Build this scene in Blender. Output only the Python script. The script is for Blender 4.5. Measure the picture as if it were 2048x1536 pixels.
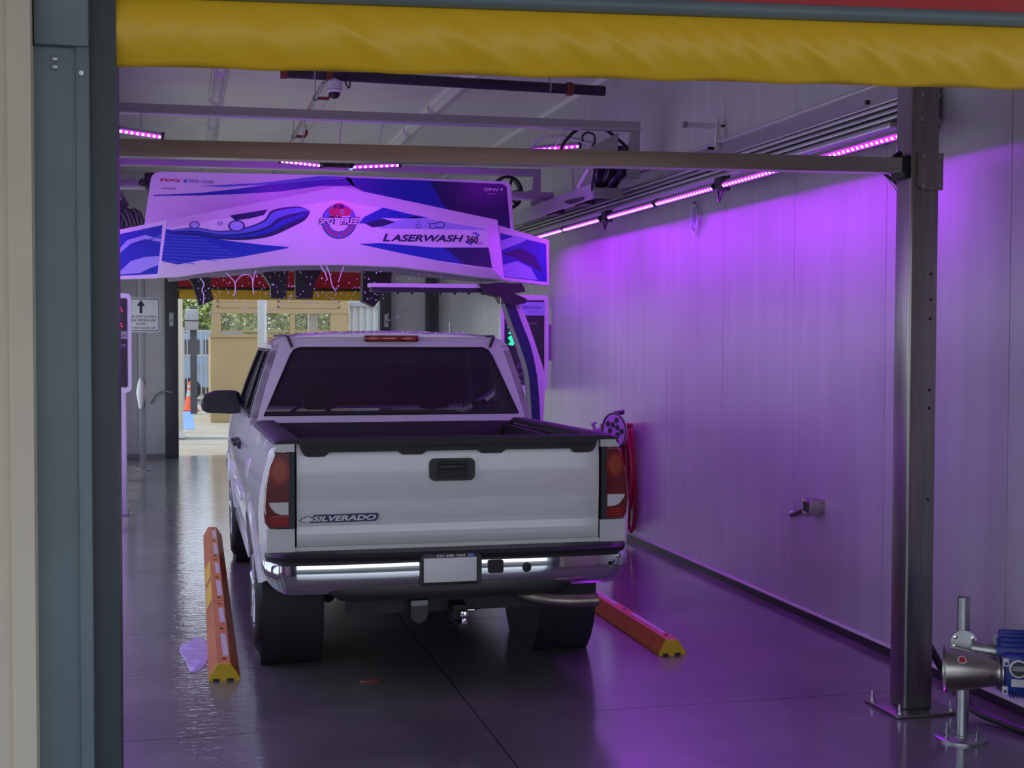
import bpy, bmesh, math, random
from mathutils import Vector, Matrix
random.seed(7)
R = math.radians
for o in list(bpy.data.objects): bpy.data.objects.remove(o)
C = bpy.context.scene.collection
S = bpy.context.scene

# ------------------------------------------------------------------ camera
F_PX = 2700.0; CAM_H = 1.85
yaw, pitch, roll = R(13.75), R(1.95), R(0.16)
fw = Vector((math.sin(yaw)*math.cos(pitch), math.cos(yaw)*math.cos(pitch), -math.sin(pitch)))
rt = Vector((math.cos(yaw), -math.sin(yaw), 0)); up = rt.cross(fw)
r2 = rt*math.cos(roll) + up*math.sin(roll); u2 = up*math.cos(roll) - rt*math.sin(roll)
cd = bpy.data.cameras.new('camera'); cam = bpy.data.objects.new('camera', cd); C.objects.link(cam)
cd.sensor_width = 36; cd.lens = 36*F_PX/2048; cd.clip_end = 300
M = Matrix.Identity(4)
for i in range(3): M[i][0], M[i][1], M[i][2] = r2[i], u2[i], -fw[i]
M.translation = (0, 0, CAM_H); cam.matrix_world = M
S.camera = cam

# ------------------------------------------------------------------ world, sun, exposure
W = bpy.data.worlds.new('sky'); S.world = W; W.use_nodes = True
nt = W.node_tree; bg = nt.nodes['Background']
tc = nt.nodes.new('ShaderNodeTexCoord'); sx = nt.nodes.new('ShaderNodeSeparateXYZ'); cr = nt.nodes.new('ShaderNodeValToRGB')
nt.links.new(tc.outputs['Generated'], sx.inputs[0]); nt.links.new(sx.outputs['Z'], cr.inputs[0]); nt.links.new(cr.outputs[0], bg.inputs[0])
cr.color_ramp.elements[0].color = (0.82, 0.89, 1.0, 1); cr.color_ramp.elements[1].color = (0.48, 0.68, 1.0, 1)
bg.inputs[1].default_value = 1.5
sd = bpy.data.lights.new('sun', 'SUN'); so = bpy.data.objects.new('sun', sd); C.objects.link(so)
sd.energy = 3.2; sd.angle = R(2); sd.color = (1.0, 0.88, 0.68)
so.rotation_euler = Vector((-0.27, 0.10, 0.95)).to_track_quat('Z', 'Y').to_euler()
S.view_settings.view_transform = 'Standard'; S.view_settings.look = 'None'
S.view_settings.gamma = 1; S.view_settings.use_curve_mapping = False
S.view_settings.exposure = 0.27

# ------------------------------------------------------------------ materials
def mat(name, col, rough=0.5, metal=0.0, spec=0.5, var=0.0, scale=6.0, bump=0.0, bscale=40.0, emit=None, es=0.0, coat=0.0, stretch=None, rvar=0.0):
    m = bpy.data.materials.new(name); m.use_nodes = True; n = m.node_tree.nodes; l = m.node_tree.links
    p = n['Principled BSDF']
    p.inputs['Base Color'].default_value = (*col, 1); p.inputs['Roughness'].default_value = rough
    p.inputs['Metallic'].default_value = metal; p.inputs['Specular IOR Level'].default_value = spec
    p.inputs['Coat Weight'].default_value = coat; p.inputs['Coat Roughness'].default_value = 0.06
    if emit: p.inputs['Emission Color'].default_value = (*emit, 1); p.inputs['Emission Strength'].default_value = es
    if var or bump or rvar:
        g = n.new('ShaderNodeNewGeometry'); mp = n.new('ShaderNodeMapping'); l.new(g.outputs['Position'], mp.inputs[0])
        if stretch: mp.inputs['Scale'].default_value = stretch
        tx = n.new('ShaderNodeTexNoise'); tx.inputs['Scale'].default_value = scale; tx.inputs['Detail'].default_value = 5
        l.new(mp.outputs[0], tx.inputs['Vector'])
        if var:
            r = n.new('ShaderNodeValToRGB'); l.new(tx.outputs['Fac'], r.inputs[0])
            r.color_ramp.elements[0].position = 0.3; r.color_ramp.elements[1].position = 0.7
            r.color_ramp.elements[0].color = (*[c*(1-var) for c in col], 1); r.color_ramp.elements[1].color = (*[min(1, c*(1+var*0.4)) for c in col], 1)
            l.new(r.outputs[0], p.inputs['Base Color'])
        if rvar:
            q = n.new('ShaderNodeMapRange'); l.new(tx.outputs['Fac'], q.inputs[0]); q.inputs[1].default_value = 0.3; q.inputs[2].default_value = 0.7
            q.inputs[3].default_value = max(0.02, rough-rvar); q.inputs[4].default_value = rough+rvar; l.new(q.outputs[0], p.inputs['Roughness'])
        if bump:
            t2 = n.new('ShaderNodeTexNoise'); t2.inputs['Scale'].default_value = bscale; t2.inputs['Detail'].default_value = 4
            l.new(mp.outputs[0], t2.inputs['Vector'])
            b = n.new('ShaderNodeBump'); b.inputs['Strength'].default_value = bump; b.inputs['Distance'].default_value = 0.02
            l.new(t2.outputs['Fac'], b.inputs['Height']); l.new(b.outputs[0], p.inputs['Normal'])
    return m
def glassy(name, tint, rough=0.03, veil=0.0):
    m = bpy.data.materials.new(name); m.use_nodes = True; n = m.node_tree.nodes; l = m.node_tree.links
    n.remove(n['Principled BSDF']); t = n.new('ShaderNodeBsdfTransparent'); t.inputs[0].default_value = (*tint, 1)
    g = n.new('ShaderNodeBsdfGlossy'); g.inputs['Roughness'].default_value = rough
    fr = n.new('ShaderNodeFresnel'); fr.inputs[0].default_value = 1.5
    df = n.new('ShaderNodeBsdfDiffuse'); df.inputs[0].default_value = (0.085, 0.08, 0.10, 1); y = n.new('ShaderNodeMixShader'); y.inputs[0].default_value = veil  # even diffuse veil lifts the dark glass, standing in for reflections
    l.new(t.outputs[0], y.inputs[1]); l.new(df.outputs[0], y.inputs[2])
    x = n.new('ShaderNodeMixShader'); l.new(fr.outputs[0], x.inputs[0]); l.new(y.outputs[0], x.inputs[1]); l.new(g.outputs[0], x.inputs[2])
    l.new(x.outputs[0], n['Material Output'].inputs[0]); return m

def frosted():  # pane material of the windows added in the left wall
    m = bpy.data.materials.new('added_frosted_pane'); m.use_nodes = True; n = m.node_tree.nodes; l = m.node_tree.links
    n.remove(n['Principled BSDF']); t = n.new('ShaderNodeBsdfTranslucent'); t.inputs[0].default_value = (0.92, 0.95, 0.97, 1)
    g = n.new('ShaderNodeBsdfTransparent'); g.inputs[0].default_value = (0.9, 0.93, 0.95, 1); x = n.new('ShaderNodeMixShader'); x.inputs[0].default_value = 0.85
    l.new(t.outputs[0], x.inputs[1]); l.new(g.outputs[0], x.inputs[2]); l.new(x.outputs[0], n['Material Output'].inputs[0]); return m
def wet_floor():
    m = bpy.data.materials.new('wet_concrete'); m.use_nodes = True; n = m.node_tree.nodes; l = m.node_tree.links; p = n['Principled BSDF']
    g = n.new('ShaderNodeNewGeometry')
    def noise(scale, detail, st=(1, 1, 1)):
        mp = n.new('ShaderNodeMapping'); mp.inputs['Scale'].default_value = st; l.new(g.outputs['Position'], mp.inputs[0])
        t = n.new('ShaderNodeTexNoise'); t.inputs['Scale'].default_value = scale; t.inputs['Detail'].default_value = detail; l.new(mp.outputs[0], t.inputs['Vector']); return t
    a = noise(1.3, 6); r = n.new('ShaderNodeValToRGB'); l.new(a.outputs['Fac'], r.inputs[0])
    r.color_ramp.elements[0].position = 0.3; r.color_ramp.elements[1].position = 0.72
    r.color_ramp.elements[0].color = (0.085, 0.078, 0.080, 1); r.color_ramp.elements[1].color = (0.19, 0.175, 0.17, 1)
    l.new(r.outputs[0], p.inputs['Base Color'])
    b = noise(0.9, 4, (1.4, 0.7, 1)); q = n.new('ShaderNodeMapRange'); l.new(b.outputs['Fac'], q.inputs[0])
    q.inputs[1].default_value = 0.42; q.inputs[2].default_value = 0.62; q.inputs[3].default_value = 0.015; q.inputs[4].default_value = 0.065
    c = noise(14, 3, (0.7, 1.6, 1)); d = noise(90, 2)
    # ripples of running water: strong along the left drive lane, calm elsewhere
    sp = n.new('ShaderNodeSeparateXYZ'); l.new(g.outputs['Position'], sp.inputs[0])
    w = n.new('ShaderNodeMapRange'); l.new(sp.outputs['X'], w.inputs[0]); w.inputs[1].default_value = 0.15; w.inputs[2].default_value = 1.0; w.inputs[3].default_value = 0.16; w.inputs[4].default_value = 0.04
    bp = n.new('ShaderNodeBump'); bp.inputs['Distance'].default_value = 0.02; l.new(w.outputs[0], bp.inputs['Strength']); l.new(c.outputs['Fac'], bp.inputs['Height'])
    b2 = n.new('ShaderNodeBump'); b2.inputs['Distance'].default_value = 0.004; b2.inputs['Strength'].default_value = 0.12; l.new(d.outputs['Fac'], b2.inputs['Height']); l.new(bp.outputs[0], b2.inputs['Normal'])
    l.new(b2.outputs[0], p.inputs['Normal']); p.inputs['Specular IOR Level'].default_value = 0.5
    p.inputs['Roughness'].default_value = 0.40; p.inputs['Coat Weight'].default_value = 1.0; p.inputs['Coat IOR'].default_value = 1.6
    l.new(q.outputs[0], p.inputs['Coat Roughness']); l.new(b2.outputs[0], p.inputs['Coat Normal'])
    return m

MT = dict(
 floor=wet_floor(),
 frost=frosted(),
 joint=mat('joint_dark', (0.025, 0.025, 0.028), 0.5),
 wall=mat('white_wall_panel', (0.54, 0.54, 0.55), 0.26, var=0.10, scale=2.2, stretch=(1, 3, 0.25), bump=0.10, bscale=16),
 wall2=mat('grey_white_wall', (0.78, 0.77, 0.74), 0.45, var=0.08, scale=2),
 ceil=mat('ceiling_panel', (0.86, 0.85, 0.81), 0.4, var=0.08, scale=1.5),
 gap=mat('panel_gap', (0.32, 0.32, 0.33), 0.6),
 paint=mat('white_truck_paint', (0.72, 0.72, 0.73), 0.22, coat=0.8, spec=0.5),
 black=mat('black_plastic', (0.018, 0.018, 0.020), 0.45),
 liner=mat('bed_liner', (0.022, 0.021, 0.023), 0.55, bump=0.2, bscale=180),
 rubber=mat('tire_rubber', (0.013, 0.014, 0.015), 0.5, bump=0.15, bscale=120),
 under=mat('chassis_black', (0.015, 0.016, 0.017), 0.6),
 chrome=mat('chrome', (0.75, 0.76, 0.78), 0.05, 1.0),
 steel=mat('brushed_stainless', (0.50, 0.47, 0.42), 0.30, 1.0, var=0.15, scale=8, stretch=(0.3, 6, 6)),
 steelv=mat('stainless_post', (0.36, 0.345, 0.32), 0.33, 1.0, var=0.18, scale=8, stretch=(6, 6, 0.3)),
 galv=mat('galvanised', (0.50, 0.51, 0.52), 0.35, 1.0, var=0.15, scale=12),
 exhaust=mat('weathered_exhaust', (0.30, 0.25, 0.21), 0.38, 0.9, var=0.2, scale=12),
 alu=mat('aluminium_rail', (0.50, 0.50, 0.52), 0.38, 0.85),
 alu_l=mat('aluminium_light', (0.62, 0.62, 0.64), 0.35, 0.6),
 red_lens=mat('red_lens', (0.32, 0.012, 0.014), 0.12, coat=1.0),
 red_dark=mat('dark_red_lens', (0.16, 0.01, 0.012), 0.12, coat=1.0),
 amber=mat('amber_lens', (0.40, 0.06, 0.02), 0.15, coat=1.0),
 clear=mat('clear_lens', (0.72, 0.72, 0.70), 0.12, coat=1.0, bump=0.3, bscale=90, stretch=(4, 1, 0.3)),
 plate=mat('plate_white', (0.78, 0.79, 0.78), 0.5),
 tint=glassy('tinted_glass', (0.34, 0.36, 0.40), veil=0.38),
 glass=glassy('clear_glass', (0.75, 0.8, 0.8)),
 interior=mat('cab_interior', (0.03, 0.028, 0.03), 0.8),
 fascia=mat('fascia_white', (0.80, 0.80, 0.82), 0.3),
 blue=mat('print_blue', (0.012, 0.05, 0.42), 0.3),
 navy=mat('print_navy', (0.012, 0.018, 0.10), 0.3),
 midblue=mat('print_mid_blue', (0.10, 0.20, 0.62), 0.3),
 paleblue=mat('print_pale_blue', (0.38, 0.45, 0.78), 0.3),
 inkred=mat('print_red', (0.55, 0.03, 0.035), 0.35),
 ink=mat('print_dark', (0.02, 0.02, 0.035), 0.4),
 yellow=mat('yellow_vinyl', (0.85, 0.50, 0.018), 0.42, bump=0.08, bscale=30),
 red=mat('red_vinyl', (0.48, 0.012, 0.02), 0.4),
 orange=mat('orange_rubber', (0.62, 0.17, 0.02), 0.45, var=0.15, scale=9, bump=0.1, bscale=60),
 reflyel=mat('reflective_yellow', (0.85, 0.58, 0.01), 0.4),
 reflwht=mat('reflective_white', (0.62, 0.60, 0.56), 0.45, var=0.3, scale=40),
 endyel=mat('end_yellow', (0.62, 0.42, 0.01), 0.45),
 track=mat('grey_blue_track', (0.15, 0.195, 0.215), 0.42, var=0.12, scale=3),
 trackd=mat('track_dark', (0.035, 0.048, 0.052), 0.45),
 beige=mat('beige_stucco', (0.62, 0.54, 0.42), 0.7, var=0.06, scale=3),
 jamb=mat('dark_jamb', (0.075, 0.075, 0.082), 0.5),
 pipe=mat('dark_pipe', (0.03, 0.03, 0.034), 0.45),
 rust=mat('rust_red_coupling', (0.22, 0.05, 0.03), 0.6),
 hose=mat('red_hose', (0.30, 0.012, 0.03), 0.35),
 white=mat('white_plastic', (0.75, 0.75, 0.75), 0.4),
 screen=mat('sign_dark', (0.03, 0.026, 0.035), 0.3),
 bluepaint=mat('blue_motor_paint', (0.012, 0.035, 0.26), 0.4),
 tan=mat('tan_stucco', (0.40, 0.28, 0.135), 0.8, var=0.08, scale=2),
 tan2=mat('tan_frame', (0.38, 0.265, 0.13), 0.7),
 mesh=mat('mesh_wire', (0.34, 0.31, 0.24), 0.6),
 conc=mat('outside_concrete', (0.25, 0.24, 0.20), 0.8, var=0.15, scale=1.2),
 asphalt=mat('asphalt', (0.07, 0.07, 0.072), 0.8, var=0.2, scale=3),
 bounceconc=mat('bounce_concrete', (0.62, 0.59, 0.53), 0.8, var=0.1, scale=1.2),
 gate=mat('white_gate', (0.42, 0.42, 0.41), 0.5),
 leaf=mat('leaf_green', (0.30, 0.36, 0.12), 0.6, var=0.4, scale=8),
 bark=mat('bark', (0.12, 0.09, 0.06), 0.8),
 cone=mat('cone_orange', (0.75, 0.10, 0.03), 0.5),
 van=mat('van_blue_grey', (0.30, 0.38, 0.50), 0.35),
 hblue=mat('pavement_blue', (0.10, 0.22, 0.62), 0.7),
 foam=mat('purple_foam', (0.55, 0.42, 0.72), 0.35, var=0.35, scale=16),
 paper=mat('sticker', (0.62, 0.62, 0.66), 0.5),
 water=mat('water_drop', (0.85, 0.87, 0.92), 0.05),
 led=mat('led_purple', (0.2, 0.02, 0.3), 0.4, emit=(0.50, 0.02, 1.0), es=1.7),
 ledhot=mat('led_hot', (0.8, 0.6, 0.9), 0.4, emit=(0.92, 0.45, 1.0), es=3.2),
 ledblue=mat('led_blue', (0.1, 0.1, 0.8), 0.4, emit=(0.08, 0.12, 1.0), es=5.0),
 ledgreen=mat('led_green', (0.02, 0.5, 0.3), 0.4, emit=(0.01, 0.62, 0.20), es=1.3),
 ledred=mat('led_red', (0.6, 0.02, 0.02), 0.4, emit=(1.0, 0.02, 0.03), es=2.0),
)

# ------------------------------------------------------------------ mesh helpers
ORG = {}
class MB:
    def __init__(s): s.v = []; s.f = []
    def add(s, v, f):
        b = len(s.v); s.v += [Vector(p) for p in v]; s.f += [[b+i for i in q] for q in f]; return s
    def box(s, x0, x1, y0, y1, z0, z1):
        v = [(x, y, z) for x in (x0, x1) for y in (y0, y1) for z in (z0, z1)]
        return s.add(v, [(0, 1, 3, 2), (4, 6, 7, 5), (0, 4, 5, 1), (2, 3, 7, 6), (0, 2, 6, 4), (1, 5, 7, 3)])
    def rbox(s, x0, x1, y0, y1, z0, z1, bev=0.01, seg=2):
        bm = bmesh.new(); bmesh.ops.create_cube(bm, size=1)
        for w in bm.verts: w.co = Vector(((x0+x1)/2+w.co.x*(x1-x0), (y0+y1)/2+w.co.y*(y1-y0), (z0+z1)/2+w.co.z*(z1-z0)))
        bmesh.ops.bevel(bm, geom=bm.edges[:], offset=bev, segments=seg, affect='EDGES', profile=0.5)
        bm.verts.index_update(); s.add([w.co for w in bm.verts], [[w.index for w in f.verts] for f in bm.faces]); bm.free(); return s
    def loft(s, secs, closed=True, caps=True, loop=False):
        n = len(secs[0]); b = len(s.v)
        for q in secs: s.v += [Vector(p) for p in q]
        m = len(secs)
        for i in range(m if loop else m-1):
            i2 = (i+1) % m
            for j in range(n if closed else n-1):
                j2 = (j+1) % n; s.f.append([b+i*n+j, b+i*n+j2, b+i2*n+j2, b+i2*n+j])
        if caps and closed and not loop: s.f.append([b+j for j in range(n)][::-1]); s.f.append([b+(m-1)*n+j for j in range(n)])
        return s
    def tube(s, pts, r, n=8, loop=False, caps=True):
        pts = [Vector(p) for p in pts]; secs = []; m = len(pts); prev = None
        for i, p in enumerate(pts):
            a = pts[(i-1) % m] if (loop or i > 0) else p; c = pts[(i+1) % m] if (loop or i < m-1) else p
            t = (c-a).normalized()
            if prev is None:
                h = Vector((0, 0, 1)) if abs(t.z) < 0.9 else Vector((1, 0, 0)); u = t.cross(h).normalized()
            else: u = (prev-t*prev.dot(t)).normalized()
            prev = u; w = t.cross(u); rr = r[i] if isinstance(r, (list, tuple)) else r
            secs.append([p+(u*math.cos(2*math.pi*k/n)+w*math.sin(2*math.pi*k/n))*rr for k in range(n)])
        return s.loft(secs, True, caps, loop)
    def lathe(s, c, axis, prof, n=24, closed_prof=False):
        c = Vector(c); t = Vector(axis).normalized(); h = Vector((0, 0, 1)) if abs(t.z) < 0.9 else Vector((1, 0, 0))
        u = t.cross(h).normalized(); w = t.cross(u)
        secs = [[c+t*a+(u*math.cos(2*math.pi*k/n)+w*math.sin(2*math.pi*k/n))*max(r, 1e-4) for k in range(n)] for r, a in prof]
        return s.loft(secs, True, not closed_prof, closed_prof)
    def prism(s, poly, ax, a0, a1):
        """poly of 2-D points in the plane normal to axis ax ('x': (y,z), 'y': (x,z), 'z': (x,y)), from a0 to a1"""
        def P(p, a): return {'x': (a, p[0], p[1]), 'y': (p[0], a, p[1]), 'z': (p[0], p[1], a)}[ax]
        return s.loft([[P(p, a0) for p in poly], [P(p, a1) for p in poly]])
    def build(s, name, m, parent=None, world=True, smooth=40, fix=True):
        me = bpy.data.meshes.new(name); org = ORG.get(parent.name, Vector()) if (parent is not None and world) else Vector()
        me.from_pydata([tuple(p-org) for p in s.v], [], s.f)
        if fix:
            bm = bmesh.new(); bm.from_mesh(me); bmesh.ops.recalc_face_normals(bm, faces=bm.faces[:]); bm.to_mesh(me); bm.free()
        if smooth:
            me.polygons.foreach_set('use_smooth', [True]*len(me.polygons)); me.set_sharp_from_angle(angle=R(smooth))
        me.materials.append(MT[m]); me.update()
        return link(name, me, parent)
def link(name, me, parent=None, loc=None):
    o = bpy.data.objects.new(name, me); C.objects.link(o)
    if parent is not None: o.parent = parent; ORG[o.name] = ORG.get(parent.name, Vector())
    if loc is not None: o.location = loc
    return o
def tag(o, label=None, cat=None, group=None, kind=None):
    if label: o['label'] = label
    if cat: o['category'] = cat
    if group: o['group'] = group
    if kind: o['kind'] = kind
    return o
def thing(name, label, cat, loc=(0, 0, 0), group=None, kind=None):
    o = bpy.data.objects.new(name, None); C.objects.link(o); o.location = loc; o.empty_display_size = 0.1
    ORG[o.name] = Vector(loc); return tag(o, label, cat, group, kind)
def struct(name, loc=(0, 0, 0), label=None):
    return thing(name, label, None, loc, None, 'structure')
def copy_tree(o, parent=None, label=None, loc=None):
    c = o.copy(); C.objects.link(c)
    if parent is not None: c.parent = parent
    if label: c['label'] = label
    if loc is not None: c.location = loc; ORG[c.name] = Vector(loc)
    for ch in list(o.children): copy_tree(ch, c)
    return c
_txt = {}
def text_mb(txt, width, origin, right=(1, 0, 0), upv=(0, 0, 1), height=None, shear=0.0, offset=0.0, extrude=0.0, align='L', spacing=1.0, tail=None):
    """lettering as mesh: text box of given width starting at origin, in the plane right/up"""
    cu = bpy.data.curves.new('t', 'FONT'); cu.body = txt; cu.size = 1; cu.shear = shear; cu.offset = offset; cu.space_character = spacing
    cu.resolution_u = 3; cu.fill_mode = 'BOTH'
    ob = bpy.data.objects.new('t', cu); C.objects.link(ob)
    dg = bpy.context.evaluated_depsgraph_get(); dg.update(); me = bpy.data.meshes.new_from_object(ob.evaluated_get(dg))
    xs = [v.co.x for v in me.vertices]; ys = [v.co.y for v in me.vertices]
    x0, x1, y0, y1 = min(xs), max(xs), min(ys), max(ys)
    k = width/(x1-x0) if width else height/(y1-y0); kz = (height/(y1-y0)) if height else k
    rv, uv, og = Vector(right), Vector(upv), Vector(origin); nv = rv.cross(uv)
    mb = MB(); vs = [og+rv*((v.co.x-x0)*k)+uv*((v.co.y-y0)*kz) for v in me.vertices]
    fs = [list(p.vertices) for p in me.polygons]
    if extrude:
        n = len(vs); mb.v = vs+[v+nv*extrude for v in vs]; mb.f = [[i+n for i in f] for f in fs]
        from collections import Counter
        ec = Counter()
        for f in fs:
            for i in range(len(f)): ec[tuple(sorted((f[i], f[(i+1) % len(f)])))] += 1
        mb.f += [[a, b, b+n, a+n] for (a, b), q in ec.items() if q == 1]
    else: mb.v = vs; mb.f = fs
    bpy.data.objects.remove(ob); bpy.data.curves.remove(cu); bpy.data.meshes.remove(me)
    return mb
def text(name, m, parent, *a, **k):
    return text_mb(*a, **k).build(name, m, parent, smooth=0, fix=False)
def arc(cx, cy, r, a0, a1, n=8):
    return [(cx+r*math.cos(R(a0+(a1-a0)*i/n)), cy+r*math.sin(R(a0+(a1-a0)*i/n))) for i in range(n+1)]
def rrect(x0, x1, y0, y1, r, n=4):
    return arc(x1-r, y1-r, r, 0, 90, n)+arc(x0+r, y1-r, r, 90, 180, n)+arc(x0+r, y0+r, r, 180, 270, n)+arc(x1-r, y0+r, r, 270, 360, n)
def bez(pts, n=8):
    """Catmull-Rom through points"""
    P = [Vector(p) for p in pts]; out = []
    for i in range(len(P)-1):
        a, b, c, d = P[max(i-1, 0)], P[i], P[i+1], P[min(i+2, len(P)-1)]
        for k in range(n):
            t = k/n; out.append(0.5*((2*b)+(c-a)*t+(2*a-5*b+4*c-d)*t*t+(3*b-a-3*c+d)*t**3))
    out.append(P[-1]); return out

# ------------------------------------------------------------------ the bay
XL, XR, ZC, Y0, Y1 = -1.10, 4.00, 4.38, 3.75, 21.40
fl = struct('floor')
MB().box(XL-0.2, XR+0.2, Y0-1.0, Y1+0.3, -0.12, -0.014).build('slab_bed', 'joint', fl, smooth=0)
ys = [2.6] + [4.06+2.3*i for i in range(8)] + [Y1+0.25]
for (a, b) in ((XL-0.15, 1.395), (1.403, XR+0.15)):
    for i in range(len(ys)-1):
        MB().box(a, b, ys[i]+0.003, ys[i+1]-0.003, -0.05, 0.0).build('slab', 'floor', fl, smooth=0)

wr = struct('wall_right', (XR, 0, 0))
MB().box(XR+0.012, XR+0.2, 3.4, Y1+0.2, 0, ZC).build('backing', 'gap', wr, smooth=0)
pm = None; k = 0; yy = 6.55-1.22*2-0.0
yy = 4.11-0.61
while yy < Y1:
    e = min(yy+1.22, Y1+0.1)
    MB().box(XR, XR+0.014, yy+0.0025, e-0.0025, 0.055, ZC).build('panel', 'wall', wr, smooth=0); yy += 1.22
bb = struct('baseboard_right')
MB().box(XR-0.004, XR+0.004, 3.5, Y1, 0.0, 0.052).build('skirting', 'joint', bb, smooth=0)
MB().box(XR-0.012, XR+0.002, 3.5, Y1, 0.052, 0.066).build('drip_edge', 'wall2', bb, smooth=0)

wl = struct('wall_left', (XL, 0, 0))
WZ0, WZ1 = 0.40, 2.80; WY = [(4.5+2.3*i, 4.5+2.3*i+2.1) for i in range(7)]  # openings for the added windows, out of view
MB().box(XL-0.2, XL-0.012, 3.4, Y1+0.2, 0, WZ0).box(XL-0.2, XL-0.012, 3.4, Y1+0.2, WZ1, ZC).build('backing', 'gap', wl, smooth=0)
pr = [3.4]+[v for w in WY for v in w]+[Y1+0.2]
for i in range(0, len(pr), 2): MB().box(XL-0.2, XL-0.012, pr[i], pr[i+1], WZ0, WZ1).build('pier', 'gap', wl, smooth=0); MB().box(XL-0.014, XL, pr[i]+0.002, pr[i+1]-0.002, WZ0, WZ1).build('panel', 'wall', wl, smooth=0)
yy = 3.50
while yy < Y1:
    e = min(yy+1.22, Y1+0.1)
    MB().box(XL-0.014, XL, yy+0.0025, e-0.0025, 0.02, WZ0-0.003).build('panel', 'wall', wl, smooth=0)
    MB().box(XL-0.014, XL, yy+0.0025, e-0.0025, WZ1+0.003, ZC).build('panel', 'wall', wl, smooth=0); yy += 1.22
for i, (a, b) in enumerate(WY):  # row of unseen windows, added to let more daylight into the bay
    w = struct('window_%d' % (i+1), (XL, (a+b)/2, WZ0))
    fr = MB()
    for q in (a, (a+b)/2-0.02, b-0.04): fr.box(XL-0.06, XL+0.01, q, q+0.04, WZ0, WZ1)
    fr.box(XL-0.06, XL+0.01, a, b, WZ0, WZ0+0.04).box(XL-0.06, XL+0.01, a, b, WZ1-0.04, WZ1).build('window_frame', 'white', w, smooth=0)
    for q in (a+0.04, (a+b)/2+0.02): MB().box(XL-0.03, XL-0.024, q, q+(b-a)/2-0.06, WZ0+0.04, WZ1-0.04).build('pane', 'frost', w, smooth=0)

ce = struct('ceiling', (0, 0, ZC))
MB().box(XL-0.2, XR+0.2, 3.4, Y1+0.2, ZC+0.012, ZC+0.2).build('backing', 'gap', ce, smooth=0)
xs = [XL, 0.30, 1.52, 2.74, XR]; yz = [3.4, 6.46, 8.90, 11.34, 13.78, 16.22, 18.66, Y1+0.1]
for i in range(4):
    for j in range(len(yz)-1):
        MB().box(xs[i]+0.003, xs[i+1]-0.003, yz[j]+0.003, yz[j+1]-0.003, ZC, ZC+0.015).build('panel', 'ceil', ce, smooth=0)
co = struct('trim_1'); MB().prism([(XR-0.035, ZC), (XR, ZC-0.035), (XR, ZC)], 'y', 3.8, Y1).build('cove_trim', 'white', co, smooth=0)
co = struct('trim_2'); MB().prism([(XL+0.035, ZC), (XL, ZC-0.035), (XL, ZC)], 'y', 3.8, Y1).build('cove_trim', 'white', co, smooth=0)

# ceiling strip fixtures (unlit), in two rows
def fixture(x, y, lab):
    t = thing('ceiling_light', lab, 'light fixture', (x, y, ZC), 'unlit strip fixtures on the ceiling')
    MB().prism([(-0.075+x, ZC), (-0.065+x, ZC-0.05), (0.065+x, ZC-0.05), (0.075+x, ZC)], 'y', y-0.75, y+0.75).build('housing', 'ceil', t)
    pts = [(x+0.05*math.cos(R(a)), ZC-0.05+0.05*math.sin(R(a))) for a in range(180, 361, 30)]
    MB().loft([[(p[0], yy, p[1]) for p in pts] for yy in (y-0.68, y+0.68)]).build('diffuser', 'white', t)
    for s in (-1, 1): MB().lathe((x, y+s*0.69, ZC-0.05), (0, s, 0), [(0.052, 0), (0.052, 0.02), (0.03, 0.03)], 12).build('end_cap', 'wall2', t)
    return t
for x, row in ((0.36, 'left ceiling row'), (2.69, 'right ceiling row')):
    for i, y in enumerate((12.1, 13.75, 15.4, 17.05)):
        fixture(x, y, 'unlit white strip light, %s, %s' % (row, ['nearest the entrance', 'second from the entrance', 'third from the entrance', 'nearest the exit'][i]))

# exit wall with the opening
we = struct('wall_exit', (0, Y1, 0))
for (a, b) in ((XL, -0.66), (-0.66, -0.25)): MB().box(a+0.003, b-0.003, Y1, Y1+0.2, 0.04, ZC).build('panel', 'wall2', we, smooth=0)
for (a, b) in ((3.23, 3.80), (3.80, XR)): MB().box(a+0.003, b-0.003, Y1, Y1+0.2, 0.04, ZC).build('panel', 'wall2', we, smooth=0)
MB().box(-0.25, 3.23, Y1+0.02, Y1+0.2, 3.15, ZC).build('panel', 'wall2', we, smooth=0)
bb = struct('baseboard_exit'); MB().box(XL, -0.25, Y1-0.012, Y1, 0, 0.06).box(3.23, XR, Y1-0.012, Y1, 0, 0.06).build('skirting', 'gap', bb, smooth=0)
for n_, (a, b) in (('door_1', (-0.25, -0.05)), ('door_2', (3.05, 3.23))):
    d = struct(n_)
    MB().rbox(a, b, Y1-0.14, Y1+0.1, 0, 3.1, 0.01).build('jamb', 'jamb', d)
    s = MB().box(a+0.07, a+0.13, Y1-0.145, Y1-0.139, 2.02, 2.22).build('sticker', 'paper', d, smooth=0)
    text('lettering', 'ink', s, 'A', None, (a+0.08, Y1-0.147, 2.08), height=0.05)
t = thing('roll_up_door', 'red vinyl roll-up door with yellow band, rolled up above the far exit opening', 'door', (1.5, Y1-0.05, 2.43))
MB().box(-0.06, 3.06, Y1-0.06, Y1-0.04, 2.62, 2.86).build('red_curtain', 'red', t, smooth=0)
MB().prism([(Y1-0.16, 2.74), (Y1-0.12, 2.62), (Y1-0.06, 2.62), (Y1-0.06, 2.90), (Y1-0.14, 2.90)], 'x', -0.05, 3.05).build('red_roll', 'red', t)
MB().rbox(-0.05, 3.05, Y1-0.12, Y1-0.05, 2.585, 2.62, 0.008).build('bottom_rail', 'black', t)
MB().rbox(-0.05, 3.05, Y1-0.10, Y1-0.05, 2.43, 2.585, 0.02).build('yellow_band', 'yellow', t)
MB().tube([(-0.1, Y1-0.05, 3.02), (3.1, Y1-0.05, 3.02)], 0.14, 16).build('roller', 'red', t)
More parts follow.
